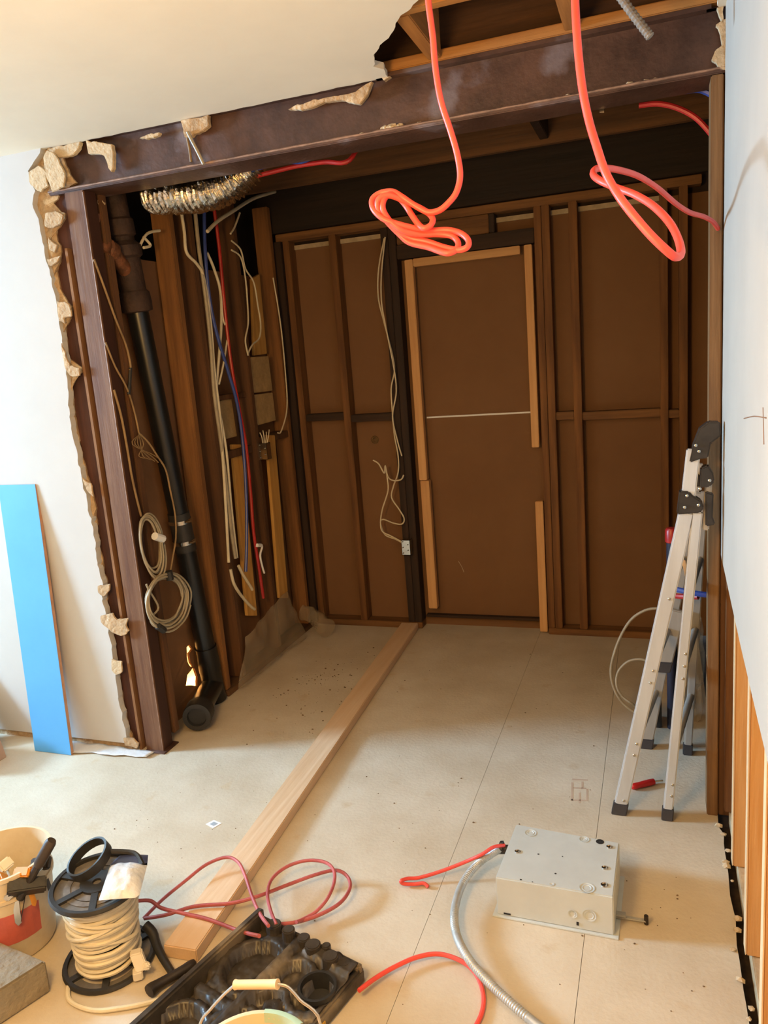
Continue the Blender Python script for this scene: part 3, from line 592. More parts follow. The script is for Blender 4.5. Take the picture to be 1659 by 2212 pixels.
cable('grey_wire', onY(-.012, (405, 285), (415, 305), (428, 330), (440, 355)), .006, M_greyc, 'grey wire hanging in front of the beam', 'wire', GW)
cable('grey_wire', onY(.02, (404, 296), (409, 320), (413, 350)), .005, M_tan, 'short tan wire behind the grey one on the beam', 'wire', GW)
# poly film
def film(name, quad, nx, ny, amp, label, seed, m=M_poly):
    b = MB(); A, B, C_, D_ = [Vector(p) for p in quad]; g = []
    for i in range(nx+1):
        row = []
        for j in range(ny+1):
            s_, t_ = i/nx, j/ny
            p = A.lerp(B, s_).lerp(D_.lerp(C_, s_), t_)
            q = p*11+Vector((seed, 0, 0))
            p = p+Vector((noise.noise(q), noise.noise(q+Vector((3, 9, 1))), abs(noise.noise(q+Vector((8, 2, 5))))))*amp
            row.append(b.bm.verts.new(p))
        g.append(row)
    for i in range(nx):
        for j in range(ny): b.face([g[i][j], g[i+1][j], g[i+1][j+1], g[i][j+1]])
    return tag(b.build(name, m, smooth=True, solid=.001), label, 'plastic sheet')
film('plastic_film', [(.03, .62, .012), (.05, 1.40, .012), (.012, 1.25, .33), (.012, .76, .24)], 22, 10, .022, 'clear plastic film hanging at the foot of the left alcove wall', 1)
b = MB(); b.tube([(.0, 1.47, .13), (.07, 1.46, .12), (.13, 1.43, .085), (.19, 1.40, .05)], .05, 14, 6, True, lambda i, m: .048+.012*noise.noise(Vector((i*.8, 0, 0)))); 
for v in b.bm.verts: v.co += Vector((noise.noise(v.co*24), noise.noise(v.co*24+Vector((4, 0, 0))), .5*noise.noise(v.co*24+Vector((0, 4, 0)))))*.02; v.co.z = max(.004, v.co.z)
tag(b.build('plastic_film_roll', M_poly, smooth=True), 'crumpled roll of clear plastic film in the back left corner', 'plastic sheet')
film('plastic_film', [(-.5, -.10, .006), (-.04, -.07, .006), (-.02, -.025, .012), (-.48, -.02, .014)], 18, 5, .012, 'strip of clear plastic film on the floor by the steel post', 6, M_bag)

# ================================================================== LEANING BOARDS, LEFT
bt = onY(-.022, (-6, 1046), (75, 1046)); bb = onZ(.002, (75, 1622), (157, 1629))
A0, A1 = bb; T0 = Vector((A0.x-.012, -.02, 1.2)); T1 = Vector((bt[1].x, -.02, 1.2)); T0 = Vector((T1.x-(A1.x-A0.x), -.02, 1.2)); A0.y = A1.y = -.11
nv = Vector((0, .016, .0))
lb = empty('blue_board', ((A0.x+A1.x)/2, -.1, 0), 'narrow sky-blue board leaning against the white wall', 'board')
b = MB(); f_ = Vector((0, -.0012, 0)); b.hexa([A0+f_, A1+f_, A1+f_*.1, A0+f_*.1], [T0+f_, T1+f_, T1+f_*.1, T0+f_*.1]); b.build('blue_face', M_board, lb)
b = MB(); b.hexa([A0, A1, A1+nv, A0+nv], [T0, T1, T1+nv, T0+nv]); b.build('board_core', M_boarde, lb)
b = MB(); b.hexa([(-1.02, -.12, .002), (-.80, -.13, .002), (-.80, -.112, .002), (-1.02, -.102, .002)], [(-1.10, -.04, .42), (-.98, -.04, .42), (-.98, -.02, .42), (-1.10, -.02, .42)])
tag(b.build('white_board', M_rough, bevel=.002), 'white board offcut leaning at the far left edge of the photo', 'board')
b = MB(); b.hexa([(-.96, -.42, 0), (-.70, -.36, 0), (-.70, -.18, 0), (-.96, -.18, 0)], [(-1.0, -.42, .16), (-.735, -.36, .16), (-.735, -.18, .16), (-1.0, -.18, .16)])
tag(b.build('cardboard_box', M_cardb, bevel=.003), 'pinkish box corner at the far left edge of the floor', 'box')

# ================================================================== PLANK
def plank():
    n0 = Vector((.7725, -1.02, 0)); f0 = Vector((.628, 1.62, 0)); d = (f0-n0).normalized(); s_ = Vector((d.y, -d.x, 0))
    b = MB(); b.hexa([n0-s_*.052, n0+s_*.052, f0+s_*.052, f0-s_*.052], [p+Vector((0, 0, .04)) for p in (n0-s_*.052, n0+s_*.052, f0+s_*.052, f0-s_*.052)])
    tag(b.build('floor_plank', M_planky, bevel=.003), 'long pine plank lying on the floor into the alcove', 'plank')
plank()
b = MB(); q = onZ(.0012, (1560, 1360))
# floor scraps
st = empty('paper_sticker', (.512, -.425, 0), 'small white paper square on the floor left of the plank', 'sticker')
q = onZ(.0014, (444, 1780), (462, 1771), (479, 1778), (460, 1789)); b = MB(); b.prism(q, (0, 0, -.0008)); b.build('paper', M_stick, st)
q = onZ(.0019, (453, 1780), (462, 1775), (471, 1779), (461, 1784)); b = MB(); b.prism(q, (0, 0, -.0004)); b.build('grey_print', M_stickg, st)
b = MB(); rng = random.Random(21)
def specks(n, cx, cy, sx, sy, rmax):
    for k in range(n):
        p = Vector((rng.gauss(cx, sx), rng.gauss(cy, sy), 0))
        if p.x < .03 or p.x > 2.15 or p.y > D-.05: continue
        r = .0012+rng.random()**3*rmax; b.ball((p.x, p.y, r*.5), r, (1.3, 1, .7), 1, .5, k)
specks(170, .42, .82, .13, .22, .0035); specks(110, 1.1, .2, .6, .8, .0022); specks(40, 2.05, -.7, .1, .3, .003); specks(60, .3, -.4, .4, .3, .002)
tag(b.build('floor_debris', mat('brown floor debris', (120, 96, 68), .95, var=.3, scale=30)), 'fine brown crumbs and sawdust strewn over the floor', 'debris', kind='stuff')

# ================================================================== FOLDED LADDER
ld = empty('folding_ladder', (2.02, .18, 0), 'folded multi-joint aluminium ladder leaning at the right jamb', 'ladder')
def rail(p, q, wx, wy, m=M_alu):
    p = Vector(p); q = Vector(q); t = (q-p).normalized(); a = Vector((1, 0, 0)); a = (a-t*a.dot(t)).normalized(); c = t.cross(a)
    b = MB(); b.beam(p, q, a, c, wx, wy); return b.build('rail', m, ld, bevel=.004)
def foot(p, q, wx, wy):
    p = Vector(p); q = Vector(q); t = (q-p).normalized(); e = p+t*.045
    b = MB(); a = Vector((1, 0, 0)); c = Vector((0, 1, 0)); b.hexa([p-a*wx-c*wy, p+a*wx-c*wy, p+a*wx+c*wy, p-a*wx+c*wy], [e-a*wx-c*wy, e+a*wx-c*wy, e+a*wx+c*wy, e-a*wx+c*wy]); b.build('rubber_foot', M_rub, ld, bevel=.003)
R1a, R1b = Vector((1.905, -.05, 0)), Vector((2.122, -.10, 1.08)); R2a, R2b = Vector((2.062, -.05, 0)), Vector((2.152, -.10, 1.08))
Q1a, Q1b = Vector((1.985, .43, 0)), Vector((2.168, .34, 1.06)); Q2a, Q2b = Vector((2.143, .41, 0)), Vector((2.195, .34, 1.06))
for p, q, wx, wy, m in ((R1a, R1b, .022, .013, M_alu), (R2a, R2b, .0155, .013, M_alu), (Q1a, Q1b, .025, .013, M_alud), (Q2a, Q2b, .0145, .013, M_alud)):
    t = (q-p).normalized(); rail(p+t*.04, q, wx, wy, m); foot(p, q, wx+.003, wy+.004)
Q3a = on(1, .36, 1432, 1450); Q3b = on(1, .34, 1466, 1318); t = (Q3b-Q3a).normalized(); rail(Q3a+t*.03, Q3b, .024, .012, M_alud); foot(Q3a, Q3b, .026, .016)
rail((2.122, -.10, 1.08), (2.142, -.10, 1.27), .020, .013); rail((2.168, .34, 1.06), (2.180, .34, 1.16), .014, .013, M_alud); rail((2.176, -.09, 1.02), (2.186, -.09, 1.20), .010, .012, M_alud)
for (pa_, pb_, qa_, qb_) in ((R1a, R1b, Q1a, Q1b), (R2a, R2b, Q2a, Q2b)):
    for t in (.24, .5, .76):
        b = MB(); b.tube([pa_.lerp(pb_, t), qa_.lerp(qb_, t)], .013, 12, 1); b.build('rung', M_alud, ld, smooth=True)
for p, q, ts in ((R1a, R1b, (.055, .22, .26, .47, .51, .74)), (R2a, R2b, (.09, .13, .49, .53, .57))):
    for t in ts:
        c = p.lerp(q, t); b = MB(); b.ball(c+Vector((.006, -.0145, 0)), .005, (1, .5, 1), 2); b.build('rivet', M_clamp, ld, smooth=True)
for y0 in (-.122, .322):
    off = 0 if y0 < 0 else .035
    for pk, poly in enumerate(([(1489,1000),(1497,962),(1511,926),(1531,911),(1556,912),(1558,942),(1536,958),(1530,990),(1512,992)], [(1468,1061),(1489,1062),(1496,1070),(1517,1084),(1521,1098),(1512,1108),(1462,1112)], [(1514,1012),(1530,1005),(1541,1022),(1544,1040),(1534,1052),(1512,1054)], [(1524,1062),(1542,1068),(1540,1118),(1546,1134),(1524,1138)])):
        if off and pk != 1: continue
        q = [Vector((p.x+off*.8, y0, p.z)) for p in onY(-.122, *poly)]
        q = [Vector((min(2.185 if off else 2.218, p.x), p.y, p.z)) for p in q]
        b = MB(); b.prism(q, (0, .045, 0)); b.build('hinge', M_hinge, ld, bevel=.004)
for u, v in ((1510, 975), (1503, 962), (1484, 1071), (1479, 1096), (1509, 1091), (1533, 1038), (1512, 1056)):
    c = on(1, -.126, u, v); b = MB(); b.ball(c, .0055, (1, .6, 1), 2); b.build('hinge_rivet', M_clamp, ld, smooth=True)

# things behind the ladder
tb = empty('upright_tube', (2.092, .62, 0), 'dark blue upright tube with a red top behind the ladder', 'tube')
b = MB(); b.cyl((2.092, .62, 0), (2.092, .62, .80), .021); b.build('tube_body', M_tool, tb, smooth=True)
b = MB(); b.lathe((2.092, .62, .80), [(.021, 0), (.026, .004), (.026, .05), (.02, .06), (.001, .062)], 20); b.build('red_cap', M_redt, tb, smooth=True)
cable('grey_cable', [on(1, .62, *p) for p in ((1425, 1314), (1395, 1318), (1362, 1340), (1336, 1385), (1320, 1440), (1324, 1480), (1340, 1512), (1358, 1530), (1372, 1540))]+[fl(1385, 1560)], .0055, M_greyc, 'tall pale cable loop standing left of the ladder')
cable('grey_cable', [on(1, .60, *p) for p in ((1400, 1428), (1380, 1424), (1355, 1430), (1335, 1452), (1332, 1480), (1345, 1505), (1368, 1522))]+[fl(1392, 1545)], .005, M_greyc, 'small pale cable loop inside the tall one by the ladder')
pb = empty('power_brick', (2.02, .62, 0), 'small grey power adapter behind the left ladder rail', 'adapter')
b = MB(); b.box((1.985, .60, .0), (2.05, .68, .10)); b.build('adapter_body', M_blk, pb, bevel=.006)
b = MB(); b.box((1.99, .57, .04), (2.03, .60, .11)); b.build('plug', M_plug, pb, bevel=.006)
cable('blue_tube', [Vector(p) for p in ((2.24, .14, .735), (2.16, .15, .74), (2.06, .2, .745))], .010, M_blue, 'blue tube stub poking from the right jamb behind ladder', 'tube')
cable('red_tube', [Vector(p) for p in ((2.17, .19, .715), (2.12, .22, .705), (2.06, .25, .70))], .010, M_redt, 'red tube stub below the blue one behind ladder', 'tube')
b = MB(); b.ball((2.17, .72, .23), .07, (.6, .8, 3.2), 3, .9, 3); b.bm.verts.ensure_lookup_table()
for v in b.bm.verts: v.co.z = max(.002, v.co.z)
tag(b.build('plastic_bag', M_poly, smooth=True), 'crumpled clear plastic bag behind the ladder', 'bag')
b = MB(); pa_ = on(1, .05, 1476, 1210); pb_ = on(1, .05, 1484, 1256); b.beam(pa_, pb_+Vector((.01, 0, -.03)), (1, 0, 0), (0, 1, 0), .006, .006); tag(b.build('wooden_stick', M_battz), 'short pale stick between the two front ladder rails', 'stick')
sd = empty('screwdriver', (1.98, .12, 0), 'red-handled screwdriver lying under the ladder', 'screwdriver')
a, c = fl(1364, 1700, .013), fl(1413, 1688, .013); e = fl(1432, 1686, .013)
b = MB(); dd = (c-a).normalized(); b.tube([a, a+dd*.008, a+dd*.03, a+dd*.06, c-dd*.006, c], .011, 12, 2, True, lambda i, m: (.006, .010, .0115, .0115, .0105, .0115, .0118, .012, .0115, .011, .008)[min(10, i)]); b.build('handle', M_hand, sd, smooth=True)
b = MB(); b.tube([c, e], .003, 8, 1); b.build('shaft', M_clamp, sd)

# ================================================================== ELECTRICAL PANEL BOX
eb = empty('electrical_panel_box', (1.76, -.51, 0), 'grey steel electrical panel box lying face down on floor', 'electrical box')
bz = .125
tq = [on(2, bz, *p) for p in ((1115, 1780), (1338, 1820), (1325, 1938), (1070, 1895))]
TL, TR, BR, BL = tq
lo = [Vector((p.x, p.y, .004)) for p in (BL, BR, TR, TL)]; hi = [Vector((p.x, p.y, bz)) for p in (BL, BR, TR, TL)]
b = MB(); b.hexa(lo, hi); b.build('box_body', M_box, eb, bevel=.003)
ctr = (TL+TR+BR+BL)/4
b = MB(); k_ = 1.0; lip = []
for p in (BL, BR, TR, TL):
    d = Vector((p.x-ctr.x, p.y-ctr.y, 0)); lip.append(Vector((p.x, p.y, 0))+d.normalized()*.016)
b.hexa(lip, [p+Vector((0, 0, .005)) for p in lip]); b.build('front_lip', M_box, eb, bevel=.001)
def knock(u, v, r, z=bz+.0005, mm=M_box):
    c = on(2, z, u, v); b = MB(); b.lathe(c, [(r, -.0005), (r+.0015, .0008), (r-.0015, .0008), (r-.003, -.0005)], 24); b.lathe(c, [(r*.62, -.0005), (r*.62+.001, .0006), (r*.62-.001, .0006), (r*.62-.002, -.0005)], 20); b.build('knockout', mm, eb, smooth=True)
for u, v, r in ((1146, 1799, .017), (1262, 1813, .014), (1268, 1918, .020), (1192, 1910, .006)): knock(u, v, r)
for u, v, r in ((1116, 1838, .006), (1296, 1818, .012), (1314, 1828, .006), (1304, 1873, .006), (1303, 1910, .007), (1163, 1845, .003), (1200, 1887, .003), (1215, 1850, .002), (1125, 1900, .003), (1150, 1905, .002)):
    c = on(2, bz+.0006, u, v); b = MB(); b.lathe(c, [(r, 0), (.0005, .0004)], 18); b.build('screw_hole', M_hole, eb)
    if r > .0055 and u != 1296:
        b = MB(); b.lathe(c+Vector((.004, -.003, 0)), [(r*1.5, -.0002), (r*1.4, .002), (r*1.05, .003), (r*.9, .0008)], 20); b.build('hole_rim', M_clamp, eb, smooth=True)
fr = (BR-BL).normalized(); fn = Vector((fr.y, -fr.x, 0))
for t, z, r in ((.80, .055, .018), (.66, .05, .012)):
    c = Vector((BL.x, BL.y, 0)).lerp(Vector((BR.x, BR.y, 0)), t)+Vector((0, 0, z))+fn*.0005; b = MB(); b.lathe(c, [(r, -.0005), (r+.0015, .0008), (r-.0015, .0008), (r-.003, -.0005)], 24, fn); b.lathe(c, [(r*.6, -.0005), (r*.6+.0012, .0008), (r*.6-.0012, -.0005)], 20, fn); b.build('knockout', M_box, eb, smooth=True)
c = Vector((BL.x, BL.y, 0)).lerp(Vector((BR.x, BR.y, 0)), .70)+Vector((0, 0, .022))+fn*.001; b = MB(); b.box((c.x-.003, c.y-.001, c.z-.005), (c.x+.003, c.y+.001, c.z+.005)); b.build('slot', M_hole, eb)
c = Vector((BL.x, BL.y, 0)).lerp(Vector((BR.x, BR.y, 0)), .09)+Vector((0, 0, .012))+fn*.001; b = MB(); b.box((c.x-.010, c.y-.001, c.z-.002), (c.x+.010, c.y+.001, c.z+.002)); b.build('slot', M_hole, eb)
b = MB(); p0 = on(2, .012, 1328, 1978); p1 = on(2, .012, 1396, 1989)
b.beam(p0, p1, (0, 1, 0), (0, 0, 1), .006, .002); b.beam(p0+Vector((-.005, .0, .008)), p0+Vector((.03, 0, .008)), (0, 1, 0), (0, 0, 1), .008, .004); br = b.build('mounting_strap', M_cond, eb, bevel=.001)
b = MB(); b.cyl(p1+Vector((0, 0, -.010)), p1+Vector((0, 0, .016)), .006, n=10); b.build('bolt', M_hammer, br)
cn0 = on(2, .08, 1085, 1830); b = MB(); b.cyl(cn0+Vector((.03, -.005, 0)), cn0+Vector((-.012, .0, -.01)), .014, n=14); b.lathe(cn0, [(.014, -.005), (.019, -.005), (.019, .005), (.014, .005)], 6, (1, 0, .2)); b.build('conduit_connector', M_hammer, eb)
cp_ = [cn0+Vector((.0, 0, 0)), on(2, .07, 1060, 1846), on(2, .055, 1030, 1868), on(2, .045, 1000, 1908), on(2, .04, 983, 1960), on(2, .04, 984, 2010), on(2, .04, 1006, 2062), on(2, .035, 1046, 2112), on(2, .03, 1096, 2160), on(2, .02, 1160, 2214), on(2, .016, 1250, 2280)]
b = MB(); b.tube(cp_, .0135, 14, 26, True, lambda i, m: .0113+(.0009 if i % 2 else -.0005)); tag(b.build('flexible_conduit', M_cond, smooth=True), 'ribbed grey metal conduit curving from the panel box', 'conduit')
cable('red_cable', [on(2, z, u, v) for u, v, z in ((1090, 1826, .09), (1066, 1830, .095), (1040, 1846, .08), (1000, 1864, .05), (950, 1883, .03), (905, 1896, .018), (880, 1898, .02), (866, 1903, .022), (872, 1909, .012), (895, 1910, .010), (915, 1908, .012), (925, 1916, .006))], .0055, M_red, 'short red cable poking out of the panel box')

# ================================================================== RED CABLES
seq = [(922,-40),(926,10),(935,80),(941,150),(953,220),(974,285),(988,335),(994,380),(986,415),(970,437),(950,454),(928,459),(910,452),(887,438),(868,425),(847,414),(820,418),(804,432),(807,452),(827,472),(856,483),(896,493),(932,498),(968,497),(995,504),(1011,518),(1010,533),(991,540),(959,534),(923,522),(887,514),(861,497),(838,472),(827,450),(830,430),(843,420),(861,427),(876,443),(890,465),(905,486),(917,493),(930,487),(935,474),(926,461),(905,448),(870,432),(840,422),(818,431),(818,452),(836,478),(862,505),(885,524),(925,534),(950,543),(968,547),(984,541),(990,526),(978,511),(950,506),(905,506),(870,498),(846,480)]
pts = [on(1, -1.15+(.010*math.sin(i*.9) if i > 14 else 0), u, v) for i, (u, v) in enumerate(seq)]
cable('red_cable', pts, .0055, M_red, 'red cable with a bunched coil hanging from the ceiling hole', n=10, smooth=5, group='red cables hanging from the ceiling hole')
seq = [(1240,-60,-1.15),(1242,0,-1.15),(1248,100,-1.17),(1258,190,-1.19),(1272,260,-1.20),(1290,320,-1.22),(1304,362,-1.24),(1320,396,-1.25),(1350,442,-1.27),(1400,502,-1.28),(1440,541,-1.28),(1460,555,-1.26),(1471,546,-1.22),(1464,514,-1.17),(1444,478,-1.12),(1410,444,-1.07),(1370,420,-1.03),(1330,405,-1.0),(1298,391,-.98),(1282,378,-.95),(1286,366,-.92),(1305,363,-.87),(1340,368,-.78),(1380,381,-.66),(1420,406,-.52),(1460,440,-.37),(1490,459,-.25),(1520,468,-.14),(1540,479,-.07),(1551,494,-.010)]
cable('red_cable', [on(1, y, u, v) for u, v, y in seq], .0066, M_red, 'red cable with a long single loop, ending at the right jamb', n=10, smooth=6, group='red cables hanging from the ceiling hole')
b = MB(); b.tube([on(1, -.30, 1335, -14), on(1, -.30, 1370, 34), on(1, -.30, 1405, 80)], .0115, 12, 14, True, lambda i, m: .0105+(.0015 if i % 2 else -.0008)); tag(b.build('conduit_stub', mat('dusty conduit', (150, 140, 128), .7, .3, var=.15, scale=40)), 'dusty conduit stub poking down through the ceiling hole', 'conduit')
GR = 'dull red cable on the floor'
cable('red_cable', [on(2, z, u, v) for u, v, z in ((310,1984,.03),(350,1944,.05),(400,1903,.06),(445,1868,.07),(488,1852,.08),(514,1862,.08),(530,1893,.07),(545,1938,.06),(562,1975,.07),(580,2000,.10))], .0052, M_redd, 'dull red cable arching left of the plank towards the case', group=GR)
cable('red_cable', [on(2, z, u, v) for u, v, z in ((296,1946,.10),(325,1946,.08),(350,1962,.055),(400,1974,.046),(450,1986,.046),(520,2012,.05),(560,2022,.10))], .0055, M_redd, 'dull red cable running straight from the spool to the case', group=GR)
cable('red_cable', [on(2, z, u, v) for u, v, z in ((312,1984,.03),(360,1976,.045),(420,1958,.05),(500,1951,.052),(560,1935,.056),(620,1912,.04),(680,1890,.04),(725,1880,.045),(750,1893,.045),(756,1918,.04),(735,1950,.035),(690,1976,.03),(640,1992,.035),(598,1997,.05))], .0055, M_redd, 'long dull red cable crossing the plank into a wide loop', group=GR)
cable('red_cable', [on(2, z, u, v) for u, v, z in ((597,1998,.07),(584,1965,.065),(578,1930,.06),(588,1898,.06),(620,1872,.06),(662,1859,.065),(700,1862,.065),(720,1878,.06),(722,1905,.05),(708,1940,.04),(684,1968,.03),(662,1982,.03),(640,1992,.05))], .0052, M_redd, 'inner upright loop of dull red cable behind the black case', group=GR)
cable('red_cable', [on(2, z, u, v) for u, v, z in ((775,2140,.03),(808,2115,.025),(850,2090,.02),(900,2068,.02),(950,2061,.02),(1000,2078,.018),(1030,2108,.012),(1044,2150,.006),(1040,2190,.006),(1020,2230,.006))], .006, M_red, 'red cable arc on the floor between black case and conduit')
cable('white_cable', [on(2, .007, u, v) for u, v in ((150,2118),(150,2160),(200,2182),(260,2178),(320,2166),(372,2150))], .0065, M_whitec, 'cream cable on the floor in front of the spool')

# ================================================================== CABLE SPOOL
CX, CY = .574, -1.074
spl = empty('cable_spool', (CX, CY, 0), 'black cable spool wound with white cable, bag on top', 'cable spool')
tl = Vector((.03, -.03, 1)).normalized(); base = Vector((CX, CY, .012))
def flange(h, name):
    c = base+tl*h; f = empty(name, c); f.parent = spl; f.location = c-WORLD[spl.name]
    b = MB(); b.lathe(c, [(.112, -.006), (.122, -.007), (.126, 0), (.122, .007), (.112, .006), (.112, -.006)], 44, tl); b.build('rim', M_blk, f, smooth=True)
    b = MB(); b.lathe(c, [(.012, -.004), (.045, -.005), (.045, .005), (.012, .005), (.012, -.004)], 28, tl); b.build('hub', M_blk, f, smooth=True)
    a = tl.orthogonal().normalized(); d = tl.cross(a)
    for k in range(6):
        t = k*math.pi/3+.3; e = a*math.cos(t)+d*math.sin(t); b = MB(); b.beam(c+e*.04, c+e*.116, e.cross(tl), tl, .009, .004); b.build('spoke', M_blk, f)
    b = MB(); b.lathe(c-tl*.004, [(.086, 0), (.116, 0)], 44, tl); b.build('web_disc', mat('grey spool disc', (108, 102, 94), .6, var=.2, scale=14), f)
    return f
flange(.0, 'lower_flange'); flange(.245, 'upper_flange')
b = MB(); b.lathe(base, [(.07, .0), (.07, .245)], 30, tl); b.build('drum', M_hole, spl, smooth=True)
b = MB(); b.lathe(base+tl*.243, [(.0, 0), (.088, 0)], 30, tl); b.build('drum_cap', mat('spool cap', (120, 112, 102), .6, var=.25, scale=20), spl)
a = tl.orthogonal().normalized(); d = tl.cross(a); pts = []; rn = random.Random(11)
for k in range(20*17):
    t = k/17; ang = 2*math.pi*t; r = .078+.012*(t/20)+.004*math.sin(t*2.1)+.003*rn.random(); h = .012+.220*(t/20)+.004*math.sin(ang+t)
    pts.append(base+tl*h+(a*math.cos(ang)+d*math.sin(ang))*r)
b = MB(); b.tube(pts, .0062, 7, 2); b.build('wound_cable', M_whitec, spl, smooth=True)
for k, (tx, ty, h) in enumerate(((.28, .05, .17), (-.2, .22, .14), (.10, -.30, .19), (.32, .2, .10))):
    nn = (tl+a*tx+d*ty).normalized(); aa = nn.orthogonal().normalized(); d2 = nn.cross(aa)
    b = MB(); b.tube([base+tl*h+(aa*math.cos(q*math.pi/10)+d2*math.sin(q*math.pi/10))*(.095 if h > .12 else .09) for q in range(20)], .006, 7, 2, closed=True); b.build('loose_turn', M_whitec, spl, smooth=True)
top = base+tl*.262
# strap roll and plastic bag lying on the spool
sr = empty('strap_roll', top+Vector((-.055, .03, 0)), 'black strap roll lying on top of the cable spool', 'strap roll')
b = MB(); c = top+Vector((-.055, .042, .018)); nn = Vector((-.25, -.35, .9)).normalized()
b.lathe(c, [(.056, -.014), (.062, -.014), (.062, .014), (.056, .014), (.056, -.014)], 36, nn); b.build('rolled_strap', M_blk, sr, smooth=True)
b = MB(); q1 = c+nn*.0; b.tube([c+Vector((.05, .03, .01)), top+Vector((.06, .09, .02)), top+Vector((.11, .06, .012))], .008, 8, 4); b.build('strap_end', M_blk, sr, smooth=True)
bg = empty('parts_bag', top+Vector((.07, .01, 0)), 'clear plastic parts bag with navy header on cable spool', 'bag')
def pillow(quad, amp, name, m, seed, nx=12, ny=12):
    b = MB(); A, B, C_, D_ = [Vector(p) for p in quad]; up_, dn_ = [], []
    for i in range(nx+1):
        r1, r2 = [], []
        for j in range(ny+1):
            s_, t_ = i/nx, j/ny; p = A.lerp(B, s_).lerp(D_.lerp(C_, s_), t_); k = (math.sin(math.pi*s_)*math.sin(math.pi*t_))**.5 if 0 < i < nx and 0 < j < ny else 0
            jt = .35*noise.noise(p*45+Vector((seed, 0, 0)))
            r1.append(b.bm.verts.new(p+Vector((0, 0, amp*k*(1+jt)+.001)))); r2.append(b.bm.verts.new(p+Vector((0, 0, -amp*.25*k-.001))))
        up_.append(r1); dn_.append(r2)
    for i in range(nx):
        for j in range(ny):
            b.face([up_[i][j], up_[i+1][j], up_[i+1][j+1], up_[i][j+1]]); b.face([dn_[i][j], dn_[i][j+1], dn_[i+1][j+1], dn_[i+1][j]])
    bmesh.ops.remove_doubles(b.bm, verts=b.bm.verts, dist=.0022)
    return b.build(name, m, bg, smooth=True)
zt = top.z+.012
q = [on(2, zt, *p) for p in ((213, 1944), (300, 1938), (318, 1868), (238, 1868))]
pillow(q, .026, 'bag_body', M_bag, 3)
q2 = [on(2, zt+.002, *p) for p in ((238, 1868), (318, 1868), (320, 1846), (262, 1843))]
pillow(q2, .006, 'bag_header', M_navy, 5, 8, 4)

# ================================================================== LEFT BUCKET, CONCRETE BLOCK, HAMMER, PLUG
bx, by = .235, -1.075
bk = empty('tool_bucket', (bx, by, 0), 'dirty white bucket with a red label, full of tools', 'bucket')
b = MB(); b.lathe((bx, by, 0), [(.0, .003), (.108, .003), (.112, .01), (.128, .20), (.134, .205), (.134, .215), (.130, .217), (.133, .27), (.139, .272), (.139, .284), (.131, .284), (.128, .27), (.107, .012), (0, .01)], 44); b.build('bucket_body', M_pail, bk, smooth=True)
b = MB(); R_ = []
for k in range(9):
    ang = math.radians(-92+k*11); 
    for z in (.07, .165):
        r = .112+(z-.01)/.19*.016+.0012; R_.append(b.bm.verts.new((bx+r*math.cos(ang), by+r*math.sin(ang), z)))
for k in range(8): b.face([R_[2*k], R_[2*k+2], R_[2*k+3], R_[2*k+1]])
b.build('red_label', M_label, bk, solid=.0008)
b = MB(); b.tube([(bx+.139*math.cos(t), by+.139*math.sin(t)-.02*math.sin(t), .235+.02*math.cos(t*2)) for t in [math.radians(-170+k*16) for k in range(12)]], .003, 6, 2); b.build('bail_wire', M_wire, bk)
hd = empty('hand_tool', (bx+.05, by+.03, .16), 'dark-handled tool sticking up out of the dirty bucket', 'tool')
h1 = on(2, .30, 82, 1870); h2 = on(2, .37, 112, 1815)
h0 = h1+(h1-h2).normalized()*.11
b = MB(); b.tube([h1, h1.lerp(h2, .12), h1.lerp(h2, .9), h2], .015, 14, 1, True, lambda i, m: (.012, .0155, .0155, .012)[i]); b.build('grip', mat('brown black grip', (70, 58, 48), .55, var=.2, scale=20), hd, smooth=True)
b = MB(); b.tube([h0, h1], .011, 12, 1); b.build('tool_shaft', M_hammer, hd)
for k, (u, v, z, m, sz, lab) in enumerate(((52, 1885, .275, M_orangeh, (.03, .022, .028), 'orange plastic tool body in the dirty bucket'), (12, 1868, .285, M_plug, (.018, .02, .03), 'white plastic part in the dirty bucket'), (0, 1905, .26, M_orangeh, (.02, .03, .04), 'amber handle at the left rim of the bucket'), (58, 1915, .24, M_blk, (.05, .028, .05), 'black tool body lying deep in the dirty bucket'), (30, 1922, .235, M_clamp, (.02, .045, .02), 'shiny metal tool shank in the dirty bucket'), (88, 1866, .25, M_hammer, (.03, .03, .02), 'dark tool head at the far rim of the bucket'))):
    c = on(2, z, u, v); b = MB(); ax = Vector((math.cos(k*1.3), math.sin(k*1.3), .2)).normalized(); o1 = ax.orthogonal().normalized()
    b.beam(c-ax*sz[0], c+ax*sz[0], o1, ax.cross(o1), sz[1]*.6, sz[2]*.5); b.beam(c+ax*sz[0]*.6-Vector((0, 0, .10)), c, o1, ax.cross(o1), .009, .009)
    tag(b.build('hand_tool', m, bevel=.004), lab, 'tool', 'tools in the dirty bucket')
b = MB(); b.hexa([(.225, -1.30, 0), (.43, -1.345, 0), (.487, -1.205, 0), (.275, -1.175, 0)], [(.225, -1.30, .095), (.43, -1.345, .095), (.487, -1.205, .095), (.275, -1.175, .095)])
tag(b.build('concrete_block', M_concrete, bevel=.006), 'dusty grey concrete block in front of the bucket', 'block')
hm = empty('hammer', (.76, -1.07, 0), 'black hammer lying beside the cable spool', 'hammer')
hh = [on(2, .02, *p) for p in ((322, 2142), (340, 2128), (400, 2094), (420, 2078))]
b = MB(); b.tube(hh, .014, 12, 3, True, lambda i, m: (.017, .0175, .0165, .014, .013, .0135, .014, .014, .012, .009)[min(9, i)]); b.build('hammer_head', M_hammer, hm, smooth=True)
